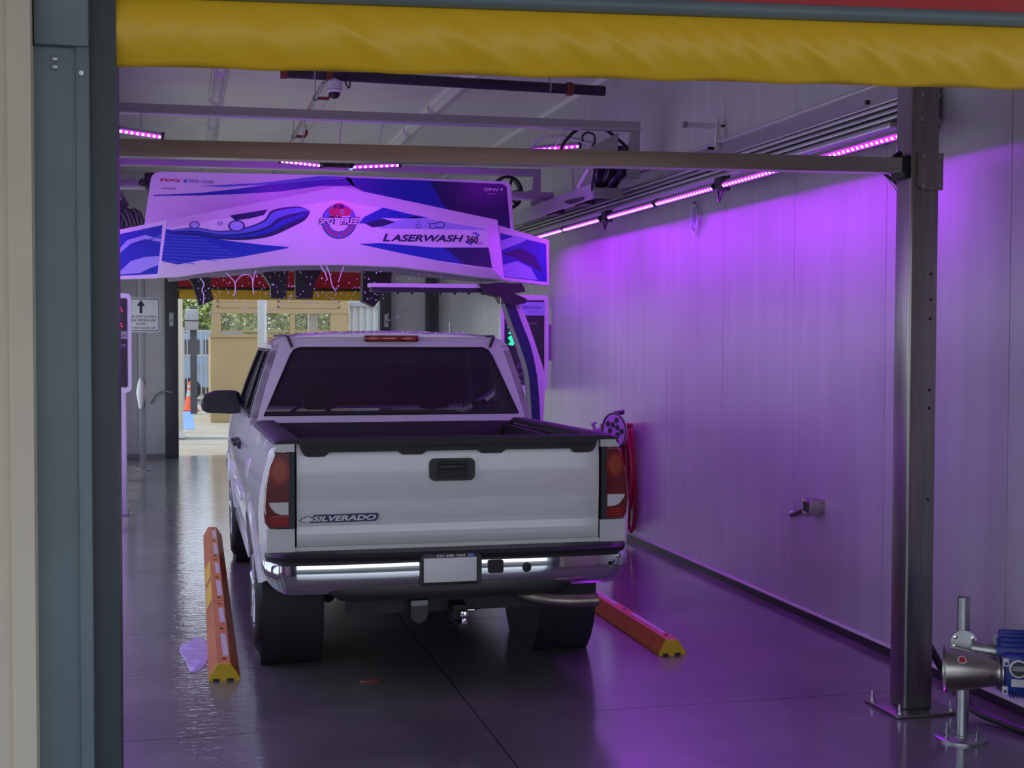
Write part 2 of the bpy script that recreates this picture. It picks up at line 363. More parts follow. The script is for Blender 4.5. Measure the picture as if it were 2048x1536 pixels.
# dark service column in the far right corner
t = thing('service_column', 'dark steel column in the far right corner beside the exit', 'column', (3.88, Y1-0.1, 0))
MB().rbox(3.80, 3.955, Y1-0.12, Y1-0.02, 0, 3.2, 0.01).build('shaft', 'jamb', t)
MB().rbox(3.76, 3.99, Y1-0.15, Y1-0.01, 0.0, 0.02, 0.004).build('base_plate', 'galv', t)
t = thing('wall_conduit', 'thin grey conduit running up the right wall near the exit', 'conduit', (3.97, 20.2, 0.3))
MB().tube([(3.97, 20.2, 0.3), (3.97, 20.2, 2.1)], 0.012, 8).build('pipe', 'galv', t)
for z in (0.6, 1.2, 1.8): MB().box(3.955, 4.0, 20.18, 20.22, z, z+0.03).build('clip', 'galv', t, smooth=0)

# entry jamb (left) : beige stucco return + grey-blue steel door track
je = struct('wall_entry', (-0.36, 3.6, 0))
MB().box(-2.6, -0.385, 3.52, 3.9, 0, 4.6).build('stucco', 'beige', je, smooth=0)
MB().box(-0.41, -0.355, 3.505, 3.9, 0, 4.6).build('corner_trim', 'beige', je, smooth=0)
MB().box(3.3, 5.0, 3.52, 3.9, 0, 4.6).build('stucco', 'beige', je, smooth=0)
MB().box(-0.4, 3.4, 3.75, 3.9, 3.25, 4.6).build('header', 'beige', je, smooth=0)
cn = struct('added_canopy'); MB().box(-4.5, 8.0, -2.6, 3.5, 3.62, 3.85).build('added_canopy_slab', 'wall2', cn, smooth=0)  # unseen canopy, added to hold back sky light at the entrance
for x in (-4.2, 7.7): MB().rbox(x-0.1, x+0.1, -2.4, -2.2, -0.012, 3.62, 0.01).build('added_canopy_post', 'jamb', cn)
dt = struct('door_3', (-0.25, 3.6, 0))
MB().box(-0.355, -0.245, 3.58, 3.74, 0, 2.575).build('track_face', 'track', dt, smooth=0)
MB().rbox(-0.255, -0.222, 3.565, 3.74, 0, 2.60, 0.005).build('track_lip', 'track', dt)
MB().box(-0.245, -0.158, 3.60, 3.76, 0, 3.2).build('track_channel', 'trackd', dt, smooth=0)
MB().rbox(-0.352, -0.222, 3.555, 3.62, 2.575, 3.1, 0.004).build('upper_housing', 'track', dt)
for z in (2.545, 2.525): MB().lathe((-0.305, 3.578, z), (0, -1, 0), [(0.008, 0), (0.008, 0.004), (0.004, 0.006)], 10).build('bolt', 'galv', dt)
MB().lathe((-0.240, 3.565, 2.51), (0, -1, 0), [(0.006, 0), (0.006, 0.004)], 10).build('bolt', 'galv', dt)
dt = struct('door_4', (3.25, 3.6, 0)); MB().box(3.16, 3.34, 3.58, 3.76, 0, 3.2).build('track_face', 'track', dt, smooth=0)

# near curtain: yellow wrinkled vinyl, steel bar and red curtain above
t = thing('roll_up_curtain', 'yellow vinyl roll-up curtain with red top, hanging across the near entrance', 'curtain', (1.5, 3.65, 2.55))
N = 330; secs = []
for i in range(N+1):
    u = i/N; x = -0.158+3.33*u; zb = 2.548+0.062*min(u/0.79, 1.2)*1.0; zt = 2.712+0.07*u/0.79+0.03
    zt = 2.732+0.095*u
    row = []
    for j in range(17):
        v = j/16; z = zb+(zt-zb)*v; dep = 0.0
        for kk, (p, ph, am) in enumerate(((21.0, 0.4, 0.0085), (29.0, 2.1, 0.0060), (40.0, 4.0, 0.0035))):
            a = x*p + v*p*0.30 - (v-0.3)**2*p*0.10 + ph + 1.6*math.sin(x*(2.3+kk)+kk)
            dep += am*1.5*max(0, math.sin(a))**2*(0.55+0.45*math.sin(x*3.1+kk*2))
        env = max(0, math.sin(math.pi*min(1, v*1.10)))**0.8*min(1, 0.15+u*2.2)
        row.append((x, 3.64-dep*env-0.035*math.sin(math.pi*v*0.97), z+0.004*math.sin(x*17+1)*(1-v)))
    for j in range(4): v = j/3; row.append((x, 3.70, zt-(zt-zb-0.01)*v))
    secs.append(row)
MB().loft(secs).build('yellow_band', 'yellow', t, smooth=80)
MB().tube([(-0.158, 3.625, 2.742), (3.17, 3.625, 2.832)], 0.023, 12).build('bottom_bar', 'track', t)
MB().loft([[(x, 3.615, z0), (x, 3.615, 3.3), (x, 3.655, 3.3), (x, 3.655, z0)] for x, z0 in ((-0.158, 2.758), (3.17, 2.848))]).build('red_curtain', 'red', t, smooth=0)
MB().tube([(-0.2, 3.66, 3.25), (3.25, 3.66, 3.25)], 0.12, 16).build('roller', 'red', t)

# ------------------------------------------------------------------ the pickup truck (local: x across, y forward from the tailgate, z up)
T = thing('pickup_truck', 'white extended-cab pickup truck stopped inside the wash bay', 'truck', (1.383, 7.0, 0))
def tb(mb, name, m, parent=T, smooth=40, fix=True): return mb.build(name, m, parent, world=False, smooth=smooth, fix=fix)
AX_R, AX_F, RW = 0.96, 4.56, 0.378
PROF = [(0.40, 0.945), (0.52, 0.965), (0.66, 0.985), (0.80, 1.0), (0.95, 1.005), (1.06, 0.995), (1.15, 0.978), (1.23, 0.955), (1.285, 0.935), (1.305, 0.90)]
def prof(z):
    if z <= PROF[0][0]: return PROF[0][1]
    for (a, xa), (b, xb) in zip(PROF, PROF[1:]):
        if z <= b: return xa+(xb-xa)*(z-a)/(b-a)
    return PROF[-1][1]
def side_panel(y0, y1, zbot, ztop, axle=None, ra=0.47, ncol=28, nrow=14, endr=0.0, s=-1, thick=0.03, flare=0.022, taper=None):
    cols = [y0+(y1-y0)*i/ncol for i in range(ncol+1)]
    if axle: cols = sorted(set([c for c in cols if abs(abs(c-axle)-ra) > 0.02] + [axle+ra*math.cos(R(a)) for a in range(0, 181, 9) if y0 < axle+ra*math.cos(R(a)) < y1]))
    outer = []
    for y in cols:
        zb = zbot(y) if callable(zbot) else zbot
        if axle and abs(y-axle) < ra: zb = max(zb, RW-0.01+math.sqrt(max(0, ra*ra-(y-axle)**2)))
        zt = ztop(y) if callable(ztop) else ztop
        row = []
        for j in range(nrow+1):
            z = zb+(zt-zb)*j/nrow; x = prof(z if zt > 1.2 else z+ (1.305-zt)*0.0)
            if axle:
                d = math.hypot(y-axle, z-RW); x += flare*max(0, 1-abs(d-ra-0.005)/0.10)**1.5 if d >= ra-0.02 else 0
            if endr and y-y0 < endr: x -= endr*(1-math.sqrt(max(0, 1-(1-(y-y0)/endr)**2)))
            if taper: x *= taper(y)
            row.append((s*x, y, z))
        outer.append(row)
    b = MB(); b.loft(outer, closed=False, caps=False)
    b.loft([[(p[0]-s*thick, p[1], p[2]) for p in r] for r in outer], closed=False, caps=False)
    # edges
    for e in (0, -1): b.loft([[r[e] for r in outer], [(r[e][0]-s*thick, r[e][1], r[e][2]) for r in outer]], closed=False, caps=False)
    for e in (0, -1): b.loft([outer[e], [(p[0]-s*thick, p[1], p[2]) for p in outer[e]]], closed=False, caps=False)
    return b
rail = lambda y: 1.30-0.012*y
for s in (-1, 1):
    tb(side_panel(0.0, 1.94, lambda y: 0.50 if y > 0.5 else 0.50+0.10*(1-y/0.5), rail, AX_R, s=s, endr=0.05, ncol=40, nrow=18), 'bed_side', 'paint')
    # rear corner around the lamp: below, above and between lamp and tailgate
    lo = [(s*x, z) for x, z in ((0.822, 0.62), (0.935, 0.60), (0.962, 0.72), (0.966, 0.865), (0.822, 0.865))]
    tb(MB().prism(lo, 'y', -0.012, 0.05), 'corner_lower', 'paint')
    hi = [(s*x, z) for x, z in ((0.822, 1.262), (0.93, 1.262), (0.905, 1.305), (0.822, 1.305))]
    tb(MB().prism(hi, 'y', -0.012, 0.05), 'corner_upper', 'paint')
    tb(MB().box(*sorted((s*0.822, s*0.93)), 0.05, 0.08, 0.60, 1.30), 'corner_inner', 'paint', smooth=0)
    # rail cap
    secs = []
    for y in (-0.018, 0.03, 1.0, 1.9, 1.945):
        z = rail(y); e = 0.012 if y in (-0.018, 1.945) else 0
        secs.append([(s*x, y, z+dz) for x, dz in ((0.79, 0.003), (0.79, 0.022-e), (0.805, 0.034-e), (0.88, 0.034-e), (0.922, 0.022-e), (0.936-e, 0.002), (0.92, 0.002))])
    tb(MB().loft(secs), 'rail_cap', 'liner')
    tb(MB().box(*sorted((s*0.80, s*0.74)), 0.03, 1.94, 0.80, 1.27), 'bed_wall', 'liner', smooth=0)
    # wheel housing behind the arch
    tb(MB().lathe((s*0.62, AX_R, RW), (s, 0, 0), [(0.465, 0), (0.465, 0.34), (0.05, 0.0)], 28), 'wheel_housing', 'under')
    # tail lamp
    out = [(0.828, 0.868), (0.955, 0.868), (0.974, 0.90), (0.982, 0.98), (0.972, 1.10), (0.952, 1.19), (0.925, 1.258), (0.828, 1.258)]
    tl = tb(MB().loft([[(s*x, 0.06, z) for x, z in out], [(s*x, -0.012, z) for x, z in out], [(s*(0.828+(x-0.828)*0.90+0.006), -0.030, 0.868+(z-0.868)*0.965+0.007) for x, z in out]]), 'tail_lamp', 'red_dark')
    tb(MB().box(*sorted((s*0.823, s*0.852)), -0.032, 0.03, 0.868, 1.258), 'lamp_trim', 'black', tl, 0)
    tb(MB().prism([(s*(0.900+0.052*math.cos(R(a))), 1.165+0.070*math.sin(R(a))) for a in range(0, 360, 18)], 'y', -0.036, -0.02), 'round_lens', 'red_lens', tl)
    tb(MB().prism([(s*(0.900+0.036*math.cos(R(a))), 1.165+0.050*math.sin(R(a))) for a in range(0, 360, 18)], 'y', -0.039, -0.03), 'bulb_lens', 'amber', tl)
    rev = [(0.856, 1.005), (0.955, 1.005), (0.948, 0.985), (0.925, 0.955), (0.895, 0.942), (0.856, 0.940)]
    tb(MB().prism([(s*x, z) for x, z in rev], 'y', -0.038, -0.02), 'reverse_lens', 'clear', tl)
    tb(MB().prism([(s*x, z) for x, z in ((0.856, 0.885), (0.940, 0.885), (0.952, 0.925), (0.92, 0.935), (0.856, 0.932))], 'y', -0.036, -0.02), 'reflector', 'red_lens', tl)
# bed floor and front wall
tb(MB().box(-0.8, 0.8, 0.03, 1.94, 0.76, 0.80), 'bed_floor', 'liner', smooth=0)
tb(MB().rbox(-0.80, 0.80, 1.88, 1.94, 0.78, 1.29, 0.01), 'bed_front_wall', 'liner')
for i in range(9): tb(MB().rbox(-0.70+i*0.165, -0.62+i*0.165, 0.05, 1.87, 0.80, 0.815, 0.005), 'bed_rib', 'liner')
# tailgate
tg = tb(MB().loft([[(x, y, z) for x in (-0.812, 0.812)] for y, z in ((0.03, 0.765), (0.0, 0.765), (-0.008, 0.775), (-0.010, 0.855), (-0.004, 0.868), (-0.012, 0.90), (-0.018, 1.05), (-0.016, 1.20), (-0.008, 1.28), (0.005, 1.31), (0.045, 1.31), (0.05, 0.765))], closed=False, caps=False)
        .add([(x, y, z) for x in (-0.812, 0.812) for y, z in ((0.0, 0.765), (-0.010, 0.855), (-0.018, 1.05), (-0.008, 1.28), (0.005, 1.31), (0.045, 1.31), (0.05, 0.765))], [range(7), range(7, 14)]), 'tailgate', 'paint')
cb = 1.262; tabs = [(-0.812, -0.785, 1.318), (-0.795, -0.66, 1.236), (-0.28, -0.155, 1.243), (0.165, 0.285, 1.243), (0.67, 0.795, 1.236)]
poly = [(-0.800, 1.315), (-0.793, 1.275), (-0.775, 1.245), (-0.755, 1.236), (-0.670, 1.236), (-0.645, 1.258), (-0.29, 1.258), (-0.265, 1.240), (-0.160, 1.240), (-0.135, 1.258), (0.135, 1.258), (0.160, 1.240), (0.265, 1.240), (0.29, 1.258), (0.645, 1.258), (0.67, 1.236), (0.755, 1.236), (0.775, 1.245), (0.793, 1.275), (0.800, 1.315)]
cap = tb(MB().prism(poly, 'y', -0.030, -0.004).loft([[(x, y, z) for y, z in ((-0.030, 1.30), (-0.026, 1.325), (-0.005, 1.334), (0.05, 1.330), (0.055, 1.30))] for x in (-0.800, -0.79, 0.79, 0.800)]), 'tailgate_cap', 'liner', tg, smooth=30)
tb(MB().rbox(-0.79, 0.79, -0.036, -0.028, 1.282, 1.290, 0.003), 'cap_ridge', 'liner', tg)
h = tb(MB().prism(rrect(-0.122, 0.122, 1.098, 1.216, 0.030), 'y', -0.034, -0.012), 'tailgate_handle', 'black', tg)
tb(MB().prism(rrect(-0.085, 0.085, 1.108, 1.204, 0.02), 'y', -0.0355, -0.030), 'handle_recess', 'under', tg)
tb(MB().rbox(-0.070, 0.070, -0.046, -0.034, 1.158, 1.184, 0.008), 'handle_lever', 'black', tg)
# chrome lettering on the tailgate, with dark outline, and the bow-tie emblem
oz = 0.897
bk_ = [(-0.742, oz-0.004), (-0.405, oz-0.002), (-0.392, oz+0.012), (-0.388, oz+0.034), (-0.398, oz+0.040), (-0.726, oz+0.037)]
tb(MB().prism(bk_, 'y', -0.0205, -0.010), 'lettering_backing', 'navy', tg, 0)
text_mb('SILVERADO', 0.328, (-0.732, -0.0215, oz+0.003), (1, 0, 0.006), (0, 0, 1), height=0.028, shear=0.25, offset=0.03, extrude=0.001).build('lettering', 'plate', tg, world=False, smooth=0, fix=False)
def bow(k, w):  # cross-shaped emblem
    return [(-0.760+k*x, oz+0.0135+k*z) for x, z in ((-0.036-w, -0.0085-w), (-0.013-w, -0.0085-w), (-0.015-w, -0.0155-w), (0.010+w, -0.0155-w), (0.012+w, -0.0085-w), (0.028+w, -0.0085-w), (0.036+w, 0.0085+w), (0.015+w, 0.0085+w), (0.017+w, 0.0155+w), (-0.008-w, 0.0155+w), (-0.010-w, 0.0085+w), (-0.026-w, 0.0085+w))]
tb(MB().prism(bow(0.9, 0.003), 'y', -0.0216, -0.012), 'emblem_outline', 'navy', tg, 0)
tb(MB().prism(bow(0.9, 0.0), 'y', -0.0232, -0.012), 'emblem', 'plate', tg, 0)
# sill strip under the tailgate
tb(MB().box(-0.82, 0.82, 0.0, 0.06, 0.70, 0.765), 'rear_sill', 'wall2', smooth=0)

# rear bumper: swept section
def path(inset=0.0):
    P = [(-0.985, 0.16), (-0.985, 0.04), (-0.968, -0.03), (-0.93, -0.075), (-0.86, -0.105), (-0.60, -0.135), (-0.30, -0.15), (0, -0.152), (0.30, -0.15), (0.60, -0.135), (0.86, -0.105), (0.93, -0.075), (0.968, -0.03), (0.985, 0.04), (0.985, 0.16)]
    out = []
    for x, y in bez([(a, b, 0) for a, b in P], 4).__iter__() if False else [(p.x, p.y) for p in bez([(a, b, 0) for a, b in P], 4)]:
        k = 1-inset/0.985; out.append((x*k, y+inset))
    return out
bmp_secs = []
for x, y in path():
    ax = abs(x); zb = 0.535 if ax < 0.86 else 0.535+0.07*min(1, (ax-0.86)/0.125)**2
    if ax < 0.20: pass
    zt = 0.700+0.008*(1-ax)
    bmp_secs.append([(x, y+0.02, zt), (x, y, zt-0.014), (x*1.002, y-0.006, (zt+zb)/2+0.02), (x, y+0.004, zb+0.03), (x*0.985, y+0.03, zb), (x*0.95, y+0.08, zb+0.01), (x*0.95, y+0.10, zt-0.02)])
bm_ = tb(MB().loft(bmp_secs), 'rear_bumper', 'chrome')
pad = []
for x, y in path():
    ax = abs(x); pad.append([(x*0.985, y-0.004, 0.708), (x*0.99, y-0.010, 0.728), (x*0.985, y+0.01, 0.745), (x*0.90, 0.09 if ax > 0.9 else 0.02, 0.745), (x*0.90, 0.09 if ax > 0.9 else 0.02, 0.70), (x*0.985, y+0.01, 0.695)])
tb(MB().loft(pad), 'step_pad', 'black', bm_)
val = []
for x in [-0.66+1.29*i/24 for i in range(25)]:
    e = min(1, (x+0.66)/0.07, (0.63-x)/0.07); e = math.sin(max(0.02, e)*math.pi/2)
    yb = -0.150+0.045*(abs(x)/0.7)**2; zt = 0.555+0.03*e; zb = 0.545-0.045*e
    val.append([(x, yb+0.03, zt), (x, yb-0.012*e, zt-0.01), (x, yb-0.02*e, (zt+zb)/2), (x, yb, zb), (x, yb+0.12, zb), (x, yb+0.12, zt)])
tb(MB().loft(val), 'lower_valance', 'black', bm_)
PC = -0.038
tb(MB().prism(rrect(PC-0.158, PC+0.168, 0.548, 0.722, 0.012), 'y', -0.166, -0.09), 'plate_recess', 'black', bm_)
pf = tb(MB().rbox(PC-0.146, PC+0.146, -0.172, -0.165, 0.572, 0.735, 0.003), 'plate_frame', 'black', bm_)
lp = tb(MB().rbox(PC-0.139, PC+0.139, -0.1745, -0.171, 0.588, 0.713, 0.001), 'licence_plate', 'plate', bm_)
text_mb('323-388-1494', 0.150, (PC-0.072, -0.1735, 0.7175), height=0.013, offset=0.01).build('frame_lettering', 'plate', bm_, world=False, smooth=0, fix=False)
tb(MB().box(PC+0.09, PC+0.125, -0.1735, -0.172, 0.7165, 0.731), 'frame_emblem', 'midblue', bm_, 0)
tb(MB().prism(rrect(0.165, 0.247, 0.622, 0.692, 0.012), 'y', -0.164, -0.12), 'step_opening', 'under', bm_)
tb(MB().lathe((0.375, -0.147, 0.645), (0, -1, 0), [(0.026, -0.02), (0.026, 0.006), (0.018, 0.010)], 14), 'plug_cover', 'under', bm_)
tb(MB().lathe((0.90, -0.10, 0.682), (0.3, -1, 0), [(0.013, -0.02), (0.013, 0.004), (0.008, 0.008)], 12), 'bumper_bolt', 'galv', bm_)

# hitch, ball, trailer plug, exhaust, spare, axle
tb(MB().box(-0.55, 0.62, 0.02, 0.10, 0.40, 0.50), 'hitch_bar', 'under', smooth=0)
tb(MB().box(-0.012, 0.062, -0.13, 0.10, 0.385, 0.455), 'receiver', 'under', smooth=0)
tb(MB().rbox(0.0, 0.05, -0.21, 0.05, 0.345, 0.372, 0.004).rbox(0.0, 0.05, -0.09, -0.05, 0.345, 0.44, 0.004), 'ball_mount', 'under')
tb(MB().lathe((0.035, -0.18, 0.372), (0, 0, 1), [(0.024, 0), (0.014, 0.012), (0.014, 0.025), (0.022, 0.030), (0.027, 0.045), (0.022, 0.062), (0.008, 0.07)], 16), 'hitch_ball', 'chrome')
tb(MB().tube([(0.06, -0.05, 0.412), (0.105, -0.05, 0.412)], 0.009, 10).lathe((0.105, -0.05, 0.412), (1, 0, 0), [(0.013, 0), (0.013, 0.008)], 10), 'hitch_pin', 'chrome')
pl = tb(MB().prism([(-0.225, 0.475), (-0.135, 0.475), (-0.135, 0.40), (-0.145, 0.37), (-0.18, 0.352), (-0.215, 0.37), (-0.225, 0.40)], 'y', -0.055, -0.02), 'trailer_socket', 'black')
tb(MB().box(-0.224, -0.136, -0.058, -0.05, 0.447, 0.474), 'socket_label', 'gap', pl, 0)
ex = bez([(0.30, 0.30, 0.50), (0.36, 0.0, 0.487), (0.46, -0.13, 0.472), (0.60, -0.175, 0.462), (0.755, -0.185, 0.462)], 6)
e_ = tb(MB().tube(ex, 0.033, 14, caps=False).tube(ex, 0.029, 14, caps=False), 'exhaust_pipe', 'exhaust')
tb(MB().lathe((0.745, -0.184, 0.462), (1, 0, 0), [(0.028, 0.0), (0.001, 0.001)], 14), 'pipe_bore', 'under', e_)
tb(MB().lathe((0.05, 0.55, 0.43), (0, 0, 1), [(0.20, -0.10), (0.34, -0.08), (0.37, 0.0), (0.34, 0.08), (0.20, 0.10)], 28), 'spare_tire', 'rubber')
tb(MB().tube([(-0.78, AX_R, RW), (0.78, AX_R, RW)], 0.05, 12).lathe((0.0, AX_R, RW), (1, 0, 0), [(0.06, -0.17), (0.13, -0.08), (0.15, 0), (0.13, 0.08), (0.06, 0.17)], 18), 'rear_axle', 'under')
for s in (-1, 1):
    tb(MB().rbox(s*0.46-0.045, s*0.46+0.045, 0.05, 5.4, 0.48, 0.62, 0.01), 'frame_rail', 'under')
    tb(MB().tube([(s*0.55, AX_R-0.55, 0.50), (s*0.55, AX_R, RW-0.06), (s*0.55, AX_R+0.6, 0.46)], 0.035, 8), 'leaf_spring', 'under')
    tb(MB().tube([(s*0.42, AX_R-0.05, 0.34), (s*0.38, AX_R+0.1, 0.70)], 0.03, 8), 'shock_absorber', 'under')
# wheels
def wheel(s, y, name):
    w = tb(MB().lathe((s*0.725, y, RW), (s, 0, 0), [(0.235, 0.02), (0.28, 0.0), (0.322, 0.003), (0.352, 0.022), (0.370, 0.055), (0.378, 0.095), (0.378, 0.170), (0.370, 0.210), (0.352, 0.243), (0.322, 0.262), (0.28, 0.266), (0.235, 0.25), (0.225, 0.13)], 40, closed_prof=True), name, 'rubber')
    tb(MB().lathe((s*0.725, y, RW), (s, 0, 0), [(0.232, 0.02), (0.236, 0.25), (0.215, 0.258), (0.20, 0.225), (0.09, 0.215), (0.075, 0.245), (0.03, 0.252)], 28), 'rim', 'galv', w)
    for k in range(5):
        a = R(72*k+18); c, q = math.cos(a), math.sin(a)
        tb(MB().tube([(s*0.955, y+0.06*c, RW+0.06*q), (s*0.972, y+0.21*c, RW+0.21*q)], [0.032, 0.024], 8), 'spoke', 'alu_l', w)
    for k in range(36):
        pass
    tr = MB()
    for k in range(44):
        a = R(k*360/44); c, q = math.cos(a), math.sin(a)
        for xo, sk in ((0.045, 1), (0.105, -1), (0.165, 1)):
            p = [Vector((s*(0.725+xo+dx), y+(RW+dr)*math.cos(a+da), RW+(RW+dr)*math.sin(a+da))) for dr in (-0.004, 0.004) for dx, da in ((0, -0.045), (0.055, -0.045+0.03*sk), (0.055, 0.045+0.03*sk), (0, 0.045))]
            tr.add(p, [(4, 5, 6, 7), (0, 1, 5, 4), (1, 2, 6, 5), (2, 3, 7, 6), (3, 0, 4, 7)])
    o = tr.build('tread', 'rubber', w, world=False, smooth=0, fix=False); o['kind'] = 'stuff'
for s in (-1, 1):
    wheel(s, AX_R, 'rear_wheel'); wheel(s, AX_F, 'front_wheel')

# ---- cab, doors, fenders, hood
belt = lambda y: 1.275-0.004*(y-1.97)
for s in (-1, 1):
    for (a, b, nm) in ((1.965, 2.78, 'rear_door'), (2.79, 4.05, 'front_door')):
        d = tb(side_panel(a, b, 0.50, lambda y: 1.285, None, s=s, ncol=8, nrow=14), nm, 'paint')
        hy = 2.16 if nm == 'rear_door' else 2.95
        hy = 2.62 if nm == 'rear_door' else 2.95
        tb(MB().rbox(*sorted((s*0.985, s*1.012)), hy-0.09, hy+0.09, 1.075, 1.125, 0.01), 'handle_base', 'black', d)
        tb(MB().rbox(*sorted((s*1.005, s*1.042)), hy-0.075, hy+0.075, 1.095, 1.118, 0.008), 'door_handle', 'black', d)
    tb(MB().rbox(*sorted((s*0.90, s*0.97)), 1.97, 4.05, 0.40, 0.51, 0.02), 'rocker_panel', 'paint')
    tb(MB().rbox(*sorted((s*0.992, s*1.018)), 2.0, 4.05, 0.78, 0.83, 0.008), 'side_moulding', 'paint')
    ft = lambda y: 1.235-0.09*max(0, (y-4.1)/1.45)
    tb(side_panel(4.06, 5.55, lambda y: 0.48, ft, AX_F, s=s, ncol=30, nrow=14, taper=lambda y: 1-0.045*max(0, (y-4.7)/0.85)**2), 'front_fender', 'paint')
    tb(MB().lathe((s*0.62, AX_F, RW), (s, 0, 0), [(0.465, 0), (0.465, 0.34), (0.05, 0.0)], 28), 'wheel_housing', 'under')
    tb(MB().rbox(*sorted((s*0.985, s*1.03)), 3.98, 4.04, 0.70, 0.86, 0.015), 'fender_flare', 'paint')
hood = [[(x*(0.90-0.03*i/5), 4.02+1.52*i/5, 1.235-0.085*(i/5)**1.5+0.035*(1-(x)**2)) for x in [-1+2*k/12 for k in range(13)]] for i in range(6)]
tb(MB().loft(hood, closed=False, caps=False).loft([[(a, b, c-0.03) for a, b, c in r] for r in hood], closed=False, caps=False), 'hood', 'paint')
tb(MB().rbox(-0.90, 0.90, 5.50, 5.60, 0.72, 1.12, 0.03), 'grille', 'black')
tb(MB().rbox(-0.96, 0.96, 5.54, 5.68, 0.48, 0.70, 0.04), 'front_bumper', 'chrome')
for s in (-1, 1): tb(MB().rbox(*sorted((s*0.60, s*0.93)), 5.54, 5.61, 0.86, 1.08, 0.03), 'headlamp', 'clear')
tb(MB().box(-0.88, 0.88, 4.0, 5.45, 0.60, 0.95), 'engine_bay', 'under', smooth=0)

# greenhouse: section along the height  (t 0 belt .. 1 gutter)
GZ0, GZ1 = 1.27, 1.80
def gx(t): return 0.955-0.02*t-0.135*t**1.25
def gy(u, t):  # u in 0..1 back to front at the given height
    yb = 1.97+0.085*t; yf = 4.05-0.66*t; return yb+(yf-yb)*u
UB = [0.0, 0.075, 0.36, 0.405, 0.93, 1.0]
TB = [0.0, 0.10, 0.93, 1.0]
def gpt(s, u, t): return Vector((s*gx(t), gy(u, t), GZ0+(GZ1-GZ0)*t))
for s in (-1, 1):
    for i in range(5):
        for j in range(3):
            win = j == 1 and i in (1, 3); off = 0.012 if win else 0.0
            g = [[gpt(s, UB[i]+(UB[i+1]-UB[i])*a/4, TB[j]+(TB[j+1]-TB[j])*b/6)-Vector((s*off, 0, 0)) for a in range(5)] for b in range(7)]
            m_ = MB().loft(g, closed=False, caps=False)
            if not win: m_.loft([[p-Vector((s*0.045, 0, 0)) for p in r] for r in g], closed=False, caps=False)
            if win: tb(m_, 'quarter_window' if i == 1 else 'door_window', 'tint')
            else:
                # close the piece
                q = [[p-Vector((s*0.045, 0, 0)) for p in r] for r in g]
                for e in (0, -1):
                    m_.loft([g[e], q[e]], closed=False, caps=False); m_.loft([[r[e] for r in g], [r[e] for r in q]], closed=False, caps=False)
                nm = 'pillar' if j == 1 else ('door_sill' if j == 0 else 'window_header')
                tb(m_, nm, 'paint' if not (j == 1 and i == 2) else 'paint')
    # black weather strips round the side glass
    for (ua, ub) in ((UB[1], UB[2]), (UB[3], UB[4])):
        lp_ = [gpt(s, ua, TB[1])] + [gpt(s, ua, TB[1]+(TB[2]-TB[1])*k/5) for k in range(1, 6)] + [gpt(s, ub, TB[2])] + [gpt(s, ub, TB[2]+(TB[1]-TB[2])*k/5) for k in range(1, 6)]
        tb(MB().tube(lp_, 0.011, 6, loop=True), 'weather_strip', 'black')
# rear wall of the cab with the window opening
def rear_pt(x, z):
    t = (z-GZ0)/(GZ1-GZ0); return (x, 1.97+0.085*t, z)
outer = [(-gx(0), GZ0), (-gx(0.25), GZ0+0.1325), (-gx(0.5), GZ0+0.265), (-gx(0.75), GZ0+0.3975), (-gx(1), GZ1), (-0.765, 1.835), (-0.715, 1.853), (0.715, 1.853), (0.765, 1.835), (gx(1), GZ1), (gx(0.75), GZ0+0.3975), (gx(0.5), GZ0+0.265), (gx(0.25), GZ0+0.1325), (gx(0), GZ0)]
wa, wb, wz0, wz1, wr_ = 0.862, 0.672, 1.338, 1.782, 0.05
win = [(-wa, wz0)] + [(-wb-0.012+0.0*k, 1.73) for k in (0,)] + [(-wb+0.012, 1.765), (-wb+0.05, wz1)] + [(wb-0.05, wz1), (wb-0.012, 1.765), (wb+0.012, 1.73)] + [(wa, wz0)]
bm = bmesh.new(); E_ = []
for L in (outer, win):
    vs = [bm.verts.new(rear_pt(*p)) for p in L]
    E_ += [bm.edges.new((vs[i], vs[(i+1) % len(vs)])) for i in range(len(vs))]
bmesh.ops.triangle_fill(bm, edges=E_, use_beauty=True); bm.verts.index_update()
m_ = MB(); m_.add([v.co.copy() for v in bm.verts], [[v.index for v in f.verts] for f in bm.faces])
m_.add([v.co+Vector((0, 0.04, 0)) for v in bm.verts], [[v.index for v in f.verts] for f in bm.faces]); bm.free()
tb(m_, 'cab_rear_wall', 'paint', fix=False)
tb(MB().add([Vector(rear_pt(*p))+Vector((0, 0.006, 0)) for p in win], [range(len(win))]), 'rear_window', 'tint', smooth=0)
tb(MB().tube([rear_pt(*p) for p in win], 0.007, 6, loop=True), 'window_seal', 'black')
tb(MB().box(-0.95, 0.95, 1.97, 2.01, 0.55, 1.275), 'cab_back_panel', 'paint', smooth=0)
# roof
RS = []
for i in range(11):
    u = i/10; y = 2.055+(3.39-2.055)*u; dz = -0.02*(1-min(1, u*5))**2-0.035*max(0, (u-0.6)/0.4)**2
    hp = [(gx(1)+0.0, GZ1), (0.775, 1.832), (0.735, 1.853), (0.62, 1.872), (0.40, 1.886), (0.0, 1.895)]
    k = 1-0.02*max(0, (u-0.6)/0.4)
    RS.append([(-x*k, y, z+(dz if z > 1.81 else 0)+ (0.006*(1-u) if z > 1.86 else 0)) for x, z in hp]+[(x*k, y, z+(dz if z > 1.81 else 0)+(0.006*(1-u) if z > 1.86 else 0)) for x, z in hp[::-1][1:]])
hd = [(p[0], p[1], min(p[2], 1.853)) for p in RS[0]]
tb(MB().loft([hd]+RS, closed=False, caps=False).loft([[(x*0.97, y, z-0.04) for x, y, z in r] for r in RS], closed=False, caps=False), 'roof', 'paint')
